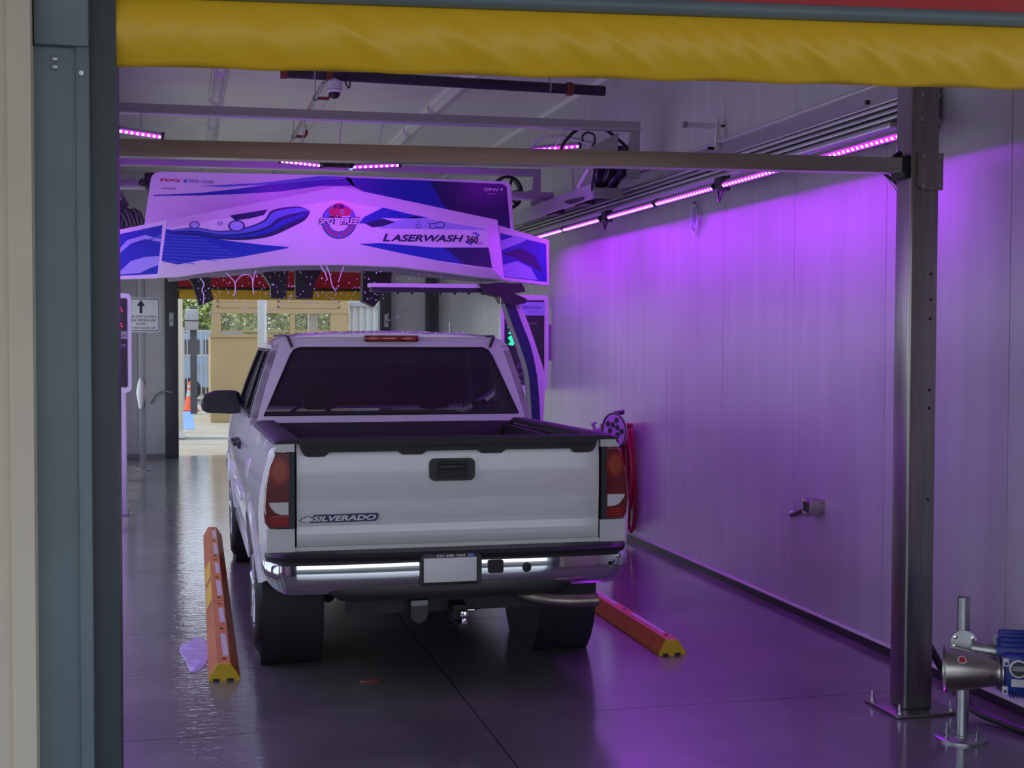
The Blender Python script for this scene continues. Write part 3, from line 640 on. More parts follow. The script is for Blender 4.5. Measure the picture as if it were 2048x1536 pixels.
for s in (-1, 1):
    tb(MB().tube([(s*0.672, 2.048, 1.785), (s*0.700, 2.053, 1.853), (s*0.712, 2.10, 1.861), (s*0.712, 3.2, 1.86)], 0.010, 6), 'roof_ditch_strip', 'black')
bl = tb(MB().rbox(-0.195, 0.178, 2.025, 2.075, 1.822, 1.866, 0.014, 3), 'high_brake_light', 'red_dark')
for a in (-0.165, 0.075): tb(MB().rbox(a, a+0.082, 2.021, 2.03, 1.830, 1.858, 0.004), 'cargo_lens', 'amber', bl)
tb(MB().rbox(-0.07, 0.06, 2.021, 2.03, 1.828, 1.860, 0.004), 'brake_lens', 'red_lens', bl)
# windshield
ws = [[(s*gx(t)*0.965, gy(1.0, t)-0.01, GZ0+(GZ1-GZ0)*t) for s in (-1, -0.5, 0, 0.5, 1)] for t in (0, 0.33, 0.66, 1.0)]
tb(MB().loft(ws, closed=False, caps=False), 'windshield', 'glass')
# interior: dash, seats, headrests, floor
tb(MB().rbox(-0.86, 0.86, 3.55, 4.0, 0.95, 1.255, 0.05), 'dashboard', 'interior')
tb(MB().box(-0.88, 0.88, 2.02, 4.0, 0.55, 0.62), 'cab_floor', 'interior', smooth=0)
for x in (-0.42, 0.42):
    st = tb(MB().rbox(x-0.27, x+0.27, 2.72, 2.90, 0.65, 1.29, 0.06), 'seat', 'interior')
    tb(MB().rbox(x-0.27, x+0.27, 2.80, 3.30, 0.62, 0.88, 0.06), 'seat_cushion', 'interior', st)
    tb(MB().rbox(x-0.12, x+0.12, 2.74, 2.84, 1.33, 1.50, 0.04), 'headrest', 'interior', st)
tb(MB().rbox(-0.80, 0.80, 2.04, 2.20, 0.65, 1.27, 0.05), 'rear_bench', 'interior')
tb(MB().tube([(-0.42+0.19*math.cos(R(a)), 3.50-0.06*math.sin(R(a)), 1.17+0.17*math.sin(R(a))) for a in range(0, 360, 20)], 0.014, 6, loop=True), 'steering_wheel', 'interior')
# mirrors
for s in (-1, 1):
    mo = [(-1.245, 1.335), (-1.235, 1.375), (-1.20, 1.425), (-1.14, 1.445), (-1.05, 1.448), (-1.015, 1.43), (-1.005, 1.38), (-0.985, 1.345), (-0.93, 1.335), (-0.93, 1.275), (-1.03, 1.268), (-1.20, 1.278), (-1.235, 1.30)]
    mm = tb(MB().loft([[(-s*x*(1-q), 3.46+dy, 1.36+(z-1.36)*(1-q)) for x, z in mo] for dy, q in ((-0.03, 0.03), (0.0, 0), (0.05, 0.0), (0.10, 0.06))]), 'side_mirror', 'black')
    tb(MB().prism(rrect(*sorted((s*1.025, s*1.225)), 1.295, 1.425, 0.03), 'y', 3.428, 3.434), 'mirror_glass', 'black', mm)
# fuel door outline on the left bed side
tb(MB().prism(arc(1.50, 1.02, 0.09, 0, 340, 16), 'x', -1.008, -0.99), 'fuel_door', 'paint')
# beads of water standing along the roof edge
wb_ = MB()
for i in range(46):
    x = random.uniform(-0.62, 0.66); r = random.uniform(0.004, 0.010); wb_.lathe((x, 2.09+random.uniform(0, 0.05), 1.893-0.03*abs(x)**2-0.004), (0, 0, 1), [(r*1.6, -0.004), (r*1.3, r*0.4), (r*0.5, r*0.8)], 6)
o = tb(wb_, 'water_beads', 'water'); o['kind'] = 'stuff'

# ------------------------------------------------------------------ placement helper: a point of the sight line at depth Y
def pt(px, py, Y):
    d = fw*F_PX+r2*(px-1024)-u2*(py-768); k = Y/d.y
    return Vector((d.x*k, Y, CAM_H+d.z*k))
def xz(pts, Y): return [(p.x, p.z) for p in (pt(a, b, Y) for a, b in pts)]

# ------------------------------------------------------------------ stainless entry frame
t = thing('steel_post', 'square stainless steel post bolted to the floor at right', 'post', (3.54, 6.02, 0))
MB().rbox(3.462, 3.615, 5.965, 6.115, 0.014, 3.35, 0.012, 3).build('shaft', 'steelv', t)
b_ = MB().rbox(3.37, 3.71, 5.875, 6.205, 0.0, 0.016, 0.003).build('base_plate', 'steelv', t)
for x in (3.40, 3.68):
    for y in (5.905, 6.175):
        MB().tube([(x, y, 0.0), (x, y, 0.065)], 0.007, 8).lathe((x, y, 0.016), (0, 0, 1), [(0.015, 0), (0.015, 0.012), (0.008, 0.013)], 6).build('anchor_bolt', 'galv', b_)
br = MB().prism([(3.49, 2.60), (3.515, 2.58), (3.628, 2.58), (3.628, 2.76), (3.49, 2.76)], 'y', 5.952, 5.966).build('bracket_plate', 'steelv', t)
for x, z in ((3.515, 2.745), (3.605, 2.745), (3.515, 2.60), (3.605, 2.60), (3.515, 2.92), (3.605, 2.92), (3.515, 3.04), (3.605, 3.04)):
    MB().lathe((x, 5.966 if z > 2.8 else 5.952, z), (0, -1, 0), [(0.010, 0), (0.010, 0.006), (0.005, 0.008)], 6).build('bolt', 'galv', t)
for z in (2.17, 2.045, 1.95, 1.60, 1.51, 1.06): MB().lathe((3.575, 5.964, z), (0, -1, 0), [(0.007, 0), (0.007, 0.002)], 10).build('bolt_hole', 'under', t)
t = thing('steel_beam', 'brushed stainless steel beam spanning the bay in front of the gantry', 'beam', (1.5, 6.04, 2.64))
MB().loft([[(x, 5.985, z), (x, 6.07, z), (x, 6.07, z+0.073), (x, 5.985, z+0.073)] for x, z in ((-0.56, 2.614), (3.462, 2.664))]).build('tube', 'steel', t, smooth=0)
for x, z in ((-0.47, 2.60), (3.44, 2.645)): MB().rbox(x-0.012, x+0.022, 5.97, 6.105, z-0.008, z+0.102, 0.008).build('end_collar', 'under', t)
MB().tube([(3.40, 6.03, 2.735), (3.44, 6.03, 2.765)], 0.015, 8).build('cable_gland', 'black', t)
t = thing('steel_post', 'stainless post holding the left end of the beam, behind the door track', 'post', (-0.55, 6.04, 0))
MB().rbox(-0.63, -0.48, 5.965, 6.115, 0.014, 3.35, 0.012, 3).build('shaft', 'steelv', t)
MB().rbox(-0.72, -0.38, 5.875, 6.205, 0.0, 0.016, 0.003).build('base_plate', 'steelv', t)
t = thing('cable', 'black cable curving from the steel beam down behind the post', 'cable', (3.4, 6.1, 2.6))
MB().tube(bez([pt(1765, 345, 6.12), pt(1790, 365, 6.13), pt(1812, 400, 6.14), pt(1818, 450, 6.14), pt(1820, 520, 6.13)], 6), 0.007, 6).build('cable_sheath', 'black', t)
MB().tube(bez([pt(1770, 350, 6.13), pt(1795, 385, 6.14), pt(1812, 430, 6.14), pt(1818, 500, 6.13)], 6), 0.004, 6).build('white_wire', 'white', t)

# ------------------------------------------------------------------ side rails with LED bars
def rail_assembly(s, xw, lab):
    t = thing('gantry_rail', lab, 'rail', (xw, 11.5, 2.95))
    def bx(n, m, a, b, z0, z1, y0=6.60, y1=18.2, bev=0.004): MB().rbox(*sorted((xw-s*a, xw-s*b)), y0, y1, z0, z1, bev).build(n, m, t)
    bx('back_plate', 'alu', 0.002, 0.05, 2.98, 3.33)
    bx('top_lip', 'alu_l', 0.002, 0.075, 3.318, 3.336)
    for i, (z0, z1, d) in enumerate(((3.175, 3.195, 0.15), (3.13, 3.15, 0.20), (3.085, 3.105, 0.23), (3.04, 3.06, 0.26), (2.985, 3.015, 0.30))): bx('rail_lip', 'alu_l' if i % 2 else 'alu', 0.04, d, z0, z1)
    bx('rail_core', 'gap', 0.04, 0.12, 2.99, 3.18)
    for y in (7.3, 9.7, 12.1, 14.5, 16.9): MB().rbox(*sorted((xw-s*0.045, xw-s*0.07)), y-0.012, y+0.012, 3.235, 3.26, 0.004).build('bolt', 'pipe', t)
    bx('end_stop', 'pipe', 0.04, 0.22, 3.02, 3.20, 6.56, 6.62)
    return t
rail_assembly(1, XR, 'long aluminium gantry rail on the right wall above the purple LED bars')
rail_assembly(-1, XL, 'long aluminium gantry rail on the left wall')

def led_bar(a, b, lab, n, emdir, power, group, thick=0.04, dmat='ledhot', first=None, r=0.010, lightw=0.05, viewdir=None, hang=False):
    """LED bar from a to b: housing, lens strip, diodes and its own light"""
    a, b = Vector(a), Vector(b); t = thing('led_bar', lab, 'LED light', (a+b)/2, group)
    ax = (b-a).normalized(); e = Vector(emdir).normalized(); e = (e-ax*e.dot(ax)).normalized(); sd_ = ax.cross(e)
    v = Vector(viewdir).normalized() if viewdir else e; v = (v-ax*v.dot(ax)).normalized(); w = ax.cross(v)
    sec = lambda p, h, k0, k1: [p+v*k0+w*h, p+v*k1+w*h, p+v*k1-w*h, p+v*k0-w*h]
    MB().loft([sec(a, thick*0.55, -thick, 0), sec(b, thick*0.55, -thick, 0)]).build('housing', 'alu', t)
    MB().loft([sec(a+ax*0.01, thick*0.36, 0, 0.006), sec(b-ax*0.01, thick*0.36, 0, 0.006)]).build('lens', 'led', t)
    me = None
    for i in range(n):
        p = a+(b-a)*((i+0.5)/n)+v*0.006
        if me is None:
            o = MB().lathe((0, 0, 0), v, [(r, 0), (r*0.8, r*0.5), (r*0.3, r*0.8)], 6).build('diode', dmat, None); me = o.data; o.parent = t; ORG[o.name] = ORG[t.name]
            if first: pass
        else: o = link('diode', me, t)
        o.location = p-ORG[t.name]
    if first:
        MB().lathe(a+v*0.01-ax*0.01, v, [(r*1.8, -0.005), (r*1.4, 0.01)], 8).build('end_diode', first, t)
    for p in (a, b): MB().loft([sec(p-ax*0.012, thick*0.62, -thick*1.1, 0.008), sec(p+ax*0.012, thick*0.62, -thick*1.1, 0.008)]).build('end_cap', 'pipe', t)
    if hang:
        for q in (0.5,): p = a+(b-a)*q-v*thick*0.5; MB().tube([p, (p.x, 10.8, 3.585)], 0.004, 6).build('hanger_rod', 'alu', t)
    if power:
        ld = bpy.data.lights.new('led_light', 'AREA'); ld.shape = 'RECTANGLE'; ld.size = (b-a).length; ld.size_y = lightw; ld.energy = power; ld.color = (0.42, 0.0, 1.0)
        lo = bpy.data.objects.new('led_light', ld); C.objects.link(lo); lo.parent = t
        mm = Matrix.Identity(4)
        for i in range(3): mm[i][0], mm[i][1], mm[i][2] = ax[i], -sd_[i] if False else (-e).cross(ax)[i], -e[i]
        mm.translation = e*0.02; lo.matrix_local = mm
    return t
WALLP = 12.5
ordn = ['nearest', 'second', 'third', 'fourth', 'fifth', 'farthest']
for i, y in enumerate((6.36, 7.62, 8.98, 10.22, 11.66, 12.88)):
    led_bar((3.66, y, 2.915), (3.66, y+1.19, 2.915), 'purple LED bar under the right gantry rail, %s from the entrance' % ordn[i], 22, (-0.18, 0, -1), WALLP, 'purple LED bars along the right wall', viewdir=(-0.75, 0, -0.65))
for y in (8.90, 11.55):
    t = thing('cable_clamp', 'black clamp and cable loop joining LED bars, %s' % ('nearer one' if y < 10 else 'farther one, toward the gantry'), 'clamp', (3.7, y, 2.9), 'clamps between LED bars')
    MB().rbox(3.66, 3.73, y-0.07, y+0.07, 2.885, 2.985, 0.01).build('block', 'pipe', t)
    MB().tube(bez([(3.68, y-0.05, 2.89), (3.67, y-0.03, 2.83), (3.68, y+0.03, 2.82), (3.69, y+0.06, 2.89)], 5), 0.007, 6).build('loop', 'black', t)
# left wall LED bars mirror the right ones
for i, y in enumerate((6.36, 7.62, 8.98, 10.22, 11.66, 12.88)):
    led_bar((XL+0.30, y, 2.915), (XL+0.30, y+1.19, 2.915), 'purple LED bar under the left gantry rail, %s from the entrance' % ordn[i], 22, (0.3, 0, -1), WALLP*0.45, 'purple LED bars along the left wall')

# coil of cable hanging on the right wall under the rail
t = thing('cable_coil', 'small coil of thin cable hanging on the right wall below the LED bars', 'cable coil', (3.97, 10.1, 2.75))
for k in range(4):
    MB().tube([(3.975-0.004*k, 10.12+(0.055+0.008*k)*math.cos(R(a)), 2.84+(0.075+0.014*k)*math.sin(R(a))-0.015*k) for a in range(0, 360, 20)], 0.006, 6, loop=True).build('turn', 'white' if k % 2 else 'paleblue', t)
MB().tube([(3.98, 10.12, 2.93), (3.95, 10.12, 2.93)], 0.008, 6).build('hook', 'galv', t)

# ------------------------------------------------------------------ cross beams that carry the gantry drive
for Y, zl, zr, xr_, lab in ((10.8, 3.60, 3.625, 3.73, 'upper grey channel beam crossing the bay under the ceiling'), (13.6, 3.545, 3.565, 3.62, 'thin grey beam crossing the bay behind the steel beam')):
    t = thing('cross_beam', lab, 'beam', (1.5, Y, 3.6), 'cross beams over the bay')
    h = 0.032 if Y < 12 else 0.03
    MB().loft([[(x, Y-0.04, z-h), (x, Y+0.04, z-h), (x, Y+0.04, z+h), (x, Y-0.04, z+h)] for x, z in ((-0.85, zl), (xr_, zr))]).build('channel', 'alu', t, smooth=0)
    MB().loft([[(x, Y-0.055, z-h-0.012), (x, Y+0.04, z-h-0.012), (x, Y+0.04, z-h), (x, Y-0.055, z-h)] for x, z in ((-0.85, zl), (xr_, zr))]).build('flange', 'alu_l', t, smooth=0)
    MB().prism([(xr_-0.10, 3.19), (xr_, 3.19), (xr_, zr), (xr_-0.07, zr)], 'y', Y-0.03, Y+0.03).build('leg', 'alu', t)
    MB().prism([(-0.85, 3.19), (-0.75, 3.19), (-0.78, zl), (-0.85, zl)], 'y', Y-0.03, Y+0.03).build('leg', 'alu', t)
    if Y < 12: MB().prism(xz([(1175, 300), (1240, 263), (1240, 302)], Y), 'y', Y+0.05, Y+0.06).build('gusset', 'alu', t, smooth=0)

GL = 'LED bars on the cross frame above the gantry sign'
led_bar(pt(236, 261, 10.6), pt(325, 274, 10.6), 'blue and purple LED bar at the far left of the cross frame', 8, (0, 0.75, -0.65), 8, GL, 0.035, first='ledblue', r=0.012, viewdir=(0, -0.8, -0.6), hang=True)
led_bar(pt(560, 322, 11.2), pt(642, 331, 11.2), 'purple LED bar left of the black joint above the gantry sign', 9, (0, 0.75, -0.65), 6, GL, 0.03, r=0.012, viewdir=(0, -0.8, -0.6), hang=True)
led_bar(pt(704, 334, 11.2), pt(800, 330, 11.2), 'purple LED bar right of the black joint above the gantry sign', 9, (0, 0.75, -0.65), 9, GL, 0.03, first='ledblue', r=0.012, viewdir=(0, -0.8, -0.6), hang=True)
led_bar(pt(1060, 300, 11.2), pt(1160, 292, 11.2), 'red and blue LED bar at the right end of the cross frame', 9, (0, 0.75, -0.65), 5, GL, 0.035, first='ledred', r=0.012, viewdir=(0, -0.8, -0.6), hang=True)
t = thing('led_bracket', 'black bracket joining the two LED bars above the gantry sign', 'bracket', pt(673, 330, 11.2))
MB().loft([[p+Vector((0, -0.02, -0.02)), p+Vector((0, 0.02, -0.02)), p+Vector((0, 0.02, 0.015)), p+Vector((0, -0.02, 0.015))] for p in (pt(645, 329, 11.2), pt(702, 331, 11.2))]).build('arm', 'black', t)
for p in (pt(648, 329, 11.2), pt(700, 331, 11.2)): MB().lathe(p-Vector((0.0, 0.03, 0)), (0, -1, 0), [(0.03, 0), (0.03, 0.02), (0.015, 0.03)], 10).build('knob', 'black', t)
MB().tube([pt(673, 330, 11.2), (pt(673, 330, 11.2).x, 10.8, 3.585)], 0.005, 6).build('hanger', 'alu', t)
# ------------------------------------------------------------------ gantry with its printed signs
YF = 12.2
G = thing('wash_gantry', 'overhead wash gantry with blue and white printed signs and a hanging spray arm', 'gantry', (1.39, 12.6, 2.4))
outer = [(314, 555), (333, 440), (680, 373), (995, 440), (1008, 560), (900, 546), (800, 534), (680, 529), (550, 531), (440, 541), (355, 553)]
inner = [(322, 524), (331, 456), (675, 400), (973, 457), (985, 538), (930, 532), (800, 508), (676, 481), (579, 496), (470, 517), (380, 527)]
o_ = xz(outer, YF+0.06); i_ = xz(inner, YF)
m_ = MB(); m_.loft([[(x, YF+0.25, z) for x, z in o_], [(x, YF+0.06, z) for x, z in o_], [(x, YF, z) for x, z in i_]])
fp = m_.build('front_sign', 'fascia', G, smooth=20)
def decal(par, pts, Y, lvl, m, name='print', base=0.0):
    P = xz(pts, Y); y = Y-base-0.002-0.0015*lvl
    return MB().prism(P, 'y', y, Y-base).build(name, m, par, smooth=0)
SP = [(332, 458), (376, 466), (454, 481), (519, 489), (577, 494), (577, 496), (530, 505), (470, 516), (407, 520), (355, 529), (323, 522)]
decal(fp, SP, YF, 0, 'blue', 'blue_print')
for k in range(9):
    y0 = 470+k*6.2; x1 = 400+k*14 if k < 6 else 480-(k-6)*45
    decal(fp, [(331-k*0.9, y0), (x1, y0+3+k*0.6), (x1, y0+4.2+k*0.6), (331-k*0.9, y0+1.2)], YF, 1, 'midblue', 'stripe')
wave = bez([(345, 460, 0), (390, 455, 0), (440, 462, 0), (490, 455, 0), (528, 440, 0), (545, 420, 0), (595, 413, 0), (618, 421, 0)], 4)
wav2 = bez([(345, 466, 0), (390, 470, 0), (440, 478, 0), (490, 480, 0), (540, 473, 0), (580, 456, 0), (610, 440, 0), (620, 424, 0)], 4)
decal(fp, [(p.x, p.y) for p in wave]+[(p.x, p.y) for p in wav2[::-1]], YF, 1, 'navy', 'wave_print')
for f0, f1, mm in ((0.10, 0.42, 'midblue'), (0.55, 0.78, 'blue')):
    decal(fp, [(a.x+(b.x-a.x)*f0, a.y+(b.y-a.y)*f0) for a, b in zip(wave, wav2)]+[(a.x+(b.x-a.x)*f1, a.y+(b.y-a.y)*f1) for a, b in list(zip(wave, wav2))[::-1]], YF, 2, mm, 'wave_print')
for cx, cy, r in ((389, 450, 10), (473, 452, 16), (440, 447, 5)):
    decal(fp, [(cx+r*1.05*math.cos(R(a)), cy+r*0.72*math.sin(R(a))) for a in range(0, 360, 20)], YF, 3, 'navy', 'bubble_ring')
    decal(fp, [(cx+r*0.86*math.cos(R(a)), cy+r*0.58*math.sin(R(a))) for a in range(0, 360, 20)], YF, 4, 'paleblue', 'bubble')
decal(fp, [(460, 431), (535, 419), (528, 430), (500, 437), (470, 441)], YF, 2, 'navy', 'wave_print')
decal(fp, [(766, 415), (818, 428), (860, 436), (800, 437), (765, 436), (742, 447), (718, 447), (728, 434)], YF, 0, 'blue', 'blue_print')
decal(fp, [(730, 447), (765, 437), (790, 444), (768, 452), (745, 455)], YF, 1, 'navy', 'wave_print')
decal(fp, [(745, 452), (830, 433), (972, 458), (972, 460), (765, 457)], YF, 0, 'paleblue', 'pale_print')
for cx, cy, r in ((837, 452, 6), (866, 452, 8), (880, 450, 10), (858, 446, 3), (836, 443, 3)):
    decal(fp, [(cx+r*math.cos(R(a)), cy+r*0.7*math.sin(R(a))) for a in range(0, 360, 24)], YF, 1, 'navy', 'bubble_ring')
    decal(fp, [(cx+r*0.8*math.cos(R(a)), cy+r*0.52*math.sin(R(a))) for a in range(0, 360, 24)], YF, 2, 'paleblue', 'bubble')
decal(fp, [(718, 488), (760, 486), (868, 495), (977, 495), (984, 536), (930, 529), (875, 521), (800, 506)], YF, 0, 'blue', 'blue_print')
decal(fp, [(890, 496), (977, 495), (984, 536), (930, 529)], YF, 1, 'navy', 'wave_print')
def sign_text(par, m, s, p0, p1, ytop, Y, lvl, base=0.0, name='lettering', **k):
    a, b, c = pt(p0[0], p0[1], Y), pt(p1[0], p1[1], Y), pt(p0[0], ytop, Y); off = Vector((0, -base-0.002-0.0015*lvl, 0))
    rv = (b-a); w = rv.length; return text(name, m, par, s, w, a+off, rv/w, (0, 0, 1), height=c.z-a.z, **k)
sign_text(fp, 'navy', 'L', (765, 483), (780, 483), 467, YF, 2, shear=0.28, offset=0.03)
sign_text(fp, 'navy', 'ASERWASH', (781, 483), (927, 484), 469, YF, 2, shear=0.28, offset=0.03)
sign_text(fp, 'ink', '360', (931, 486), (956, 487), 471, YF, 2, shear=0.2, offset=0.03)
sign_text(fp, 'navy', 'PLUS', (951, 489), (965, 489), 485, YF, 2, shear=0.2)
for a0, a1 in ((20, 80), (200, 260)):
    cx, cy, r = 945, 477, 16
    decal(fp, [(cx+r*math.cos(R(a)), cy-r*0.85*math.sin(R(a))) for a in range(a0, a1+1, 12)]+[(cx+(r-5)*math.cos(R(a)), cy-(r-5)*0.85*math.sin(R(a))) for a in range(a1+15, a0-1, -12)], YF, 1, 'midblue', 'arrow_print')
# round emblem with the red car and the name across it
ec, ey = 677.5, 443
ring = lambda r, k=1.0: [(ec+r*math.cos(R(a)), ey-r*k*math.sin(R(a))) for a in range(0, 360, 12)]
decal(fp, ring(34.5), YF, 3, 'navy', 'emblem_disc'); decal(fp, ring(33), YF, 4, 'midblue', 'emblem_disc')
decal(fp, ring(21.5), YF, 5, 'navy', 'emblem_disc'); decal(fp, ring(20.3), YF, 6, 'fascia', 'emblem_disc')
decal(fp, [(655, 419), (665, 416), (690, 416), (706, 420), (704, 436), (655, 436)], YF, 6, 'midblue', 'emblem_disc')
car = [(658, 430), (657, 421), (660, 417), (664, 415), (667, 409), (674, 406.5), (684, 407), (689, 411), (691, 416), (698, 417), (703, 419), (702, 427), (700, 432), (684, 434), (675, 433), (666, 434)]
decal(fp, car, YF, 7, 'inkred', 'emblem_car')
decal(fp, [(666, 415), (668, 410.5), (674, 408.5), (674, 417), (666, 418)], YF, 8, 'ink', 'car_window'); decal(fp, [(676, 408.5), (684, 409), (688, 412), (689, 417), (676, 418)], YF, 8, 'ink', 'car_window')
for cx, cy, r, mm in ((684.5, 424.5, 4.2, 'fascia'), (684.5, 424.5, 2.4, 'ink'), (674, 432, 3.2, 'ink'), (674, 432, 1.8, 'fascia'), (661, 430, 3, 'ink'), (661, 430, 1.6, 'fascia')):
    decal(fp, [(cx+r*0.85*math.cos(R(a)), cy+r*math.sin(R(a))) for a in range(0, 360, 30)], YF, 9 if mm == 'fascia' and r > 4 or r in (3.2, 3) else 10, mm, 'car_wheel')
decal(fp, [(681, 432.5), (701, 431.5), (700, 434), (682, 434.5)], YF, 9, 'fascia', 'car_bumper')
for kk, (off, mm, lv) in enumerate(((0.13, 'navy', 11), (0.035, 'fascia', 13))):
    sign_text(fp, mm, 'SPOT', (638-(1 if kk == 0 else 0), 448+(1 if kk == 0 else 0)), (677, 449), 435-(1 if kk == 0 else 0), YF, lv, shear=0.25, offset=off)
    sign_text(fp, mm, 'FREE', (680-(1 if kk == 0 else 0), 449+(1 if kk == 0 else 0)), (718+(1 if kk == 0 else 0), 449), 436-(1 if kk == 0 else 0), YF, lv, shear=0.25, offset=off)
for k in range(10):   # red curved lettering strokes in the lower half of the ring
    a = 205+k*14.4+(3 if k > 4 else -3); ca, sa = math.cos(R(a)), math.sin(R(a))
    P = []
    for rr, da in ((23.0, -4.2), (31.5, -4.2), (31.5, -1.6), (27.5, -1.2), (31.5, 1.4), (31.5, 4.0), (23.0, 4.0), (23.0, 1.5), (26, 1.0), (23, -1.5)):
        P.append((ec+rr*math.cos(R(a+da)), ey-rr*math.sin(R(a+da))))
    decal(fp, P, YF, 5, 'inkred', 'ring_letter')
# back sign panel
YB = 12.62
bp_px = [(1027, 463)]+[(1022-a, 375-b) for a, b in ((0, 0), (1, 5), (4, 9), (9, 12))]+[(680, 351), (322, 343)]+[(312, 345), (306, 349), (302, 356)]+[(288, 452)]
bk = MB().prism(xz(bp_px, YB), 'y', YB, YB+0.10).build('back_sign', 'fascia', G, smooth=0)
decal(bk, [(690, 355), (850, 361), (1005, 368), (1013, 374), (1021, 461), (900, 461), (760, 400), (705, 372)], YB, 0, 'blue', 'blue_print')
decal(bk, [(860, 362), (1005, 368), (1013, 374), (1021, 461), (930, 461), (880, 400)], YB, 1, 'navy', 'wave_print')
decal(bk, [(307, 390), (400, 386), (480, 377), (560, 366), (640, 360), (700, 356), (710, 372), (640, 372), (560, 383), (480, 388), (400, 391), (307, 392)], YB, 0, 'blue', 'blue_print')
decal(bk, [(400, 372), (520, 366), (640, 352), (700, 354), (640, 361), (540, 369), (450, 374)], YB, 1, 'midblue', 'wave_print')
sign_text(bk, 'inkred', 'PDQ', (321, 364), (360, 365), 357, YB, 2, offset=0.03)
decal(bk, [(366, 362), (371, 358), (374, 360), (374, 364), (371, 366)], YB, 2, 'midblue', 'arrow_print')
sign_text(bk, 'blue', 'DRIVE : CLEAN', (377, 365), (427, 367), 359, YB, 2)
sign_text(bk, 'navy', 'washworld', (322, 378), (352, 379), 374, YB, 2)
sign_text(bk, 'fascia', 'OPW', (967, 382), (997, 383), 376, YB, 3, offset=0.02)
decal(bk, [(1000, 379), (1003, 376), (1006, 379), (1003, 382)], YB, 3, 'fascia', 'arrow_print')
sign_text(bk, 'fascia', 'vehicle wash', (974, 389), (990, 389), 386, YB, 3)
# side wings
YW = 12.34
wl_px = [(231, 461), (334, 440), (318, 556), (231, 558)]; wr_px = [(998, 451), (1098, 480), (1098, 571), (1006, 560)]
w_ = MB().prism(xz(wl_px, YW), 'y', YW, YW+0.12).build('wing_sign', 'fascia', G, smooth=0)
decal(w_, [(232, 470), (325, 450), (315, 548), (232, 552)], YW, 0, 'blue', 'blue_print')
decal(w_, [(232, 505), (255, 480), (290, 470), (322, 478), (321, 484), (290, 478), (262, 487), (240, 506)], YW, 1, 'paleblue', 'wave_print')
decal(w_, [(232, 550), (262, 522), (290, 514), (318, 512), (317, 530), (300, 536), (280, 546)], YW, 1, 'paleblue', 'wave_print')
decal(w_, [(262, 490), (322, 470), (322, 474), (280, 484)], YW, 2, 'midblue', 'wave_print')
w_ = MB().prism(xz(wr_px, YW), 'y', YW, YW+0.12).build('wing_sign', 'fascia', G, smooth=0)
decal(w_, [(1000, 466), (1092, 488), (1094, 564), (1008, 554)], YW, 0, 'blue', 'blue_print')
decal(w_, [(1000, 482), (1030, 472), (1058, 478), (1040, 486), (1004, 500)], YW, 1, 'paleblue', 'wave_print')
decal(w_, [(1006, 530), (1035, 522), (1062, 536), (1075, 560), (1008, 553)], YW, 1, 'paleblue', 'wave_print')
decal(w_, [(1003, 508), (1040, 496), (1070, 512), (1085, 545), (1060, 530), (1030, 515)], YW, 2, 'navy', 'wave_print')
# machine body behind the signs
MB().rbox(-0.28, 3.02, 12.75, 13.55, 2.58, 3.22, 0.03).build('machine_body', 'fascia', G)
lip = bez([pt(335, 560, 12.5), pt(440, 551, 12.5), pt(560, 541, 12.5), pt(680, 539, 12.5), pt(820, 545, 12.5), pt(1000, 562, 12.5)], 5)
MB().loft([[p+Vector((0, -0.02, 0.06)), p+Vector((0, -0.02, 0)), p+Vector((0, 0.9, 0.02)), p+Vector((0, 0.9, 0.08))] for p in lip]).build('lower_lip', 'gap', G)
for P in ([(375, 553), (422, 557), (420, 575), (427, 600), (398, 612), (385, 570)], [(520, 541), (576, 541), (573, 560), (571, 598), (541, 597), (540, 572)], [(590, 541), (643, 541), (628, 565), (623, 598), (590, 598)], [(724, 543), (781, 543), (778, 572), (757, 575), (757, 600), (745, 614), (722, 603)]):
    MB().prism(xz(P, 12.95), 'y', 12.85, 13.05).build('dryer_nozzle', 'black', G)
for x in (-0.20, 2.98):  # carriage ends that run on the rails
    MB().rbox(x-0.12, x+0.12, 12.7, 13.6, 3.2, 3.34, 0.02).build('carriage', 'pipe', G)
MB().rbox(-0.80, 3.60, 12.98, 13.12, 3.22, 3.30, 0.01).build('travel_axle', 'alu', G)
# wheel of the hose reel showing at the right of the back sign
c_ = pt(1015, 385, 13.3)
rl = MB().lathe(c_, (0.3, -1, 0), [(0.17, -0.03), (0.17, 0.03), (0.145, 0.03), (0.145, -0.03)], 28, closed_prof=True).build('reel_wheel', 'pipe', G)
for k in range(6):
    a = R(60*k+10); MB().tube([c_, c_+Vector((0.155*math.cos(a), 0.04*math.cos(a), 0.155*math.sin(a)))], 0.014, 6).build('reel_spoke', 'pipe', rl)
MB().loft([[p+Vector((0, -0.03, -0.02)), p+Vector((0, 0.03, -0.02)), p+Vector((0, 0.03, 0.02)), p+Vector((0, -0.03, 0.02))] for p in (pt(1010, 398, 13.2), pt(1062, 385, 13.2))]).build('reel_arm', 'pipe', G)
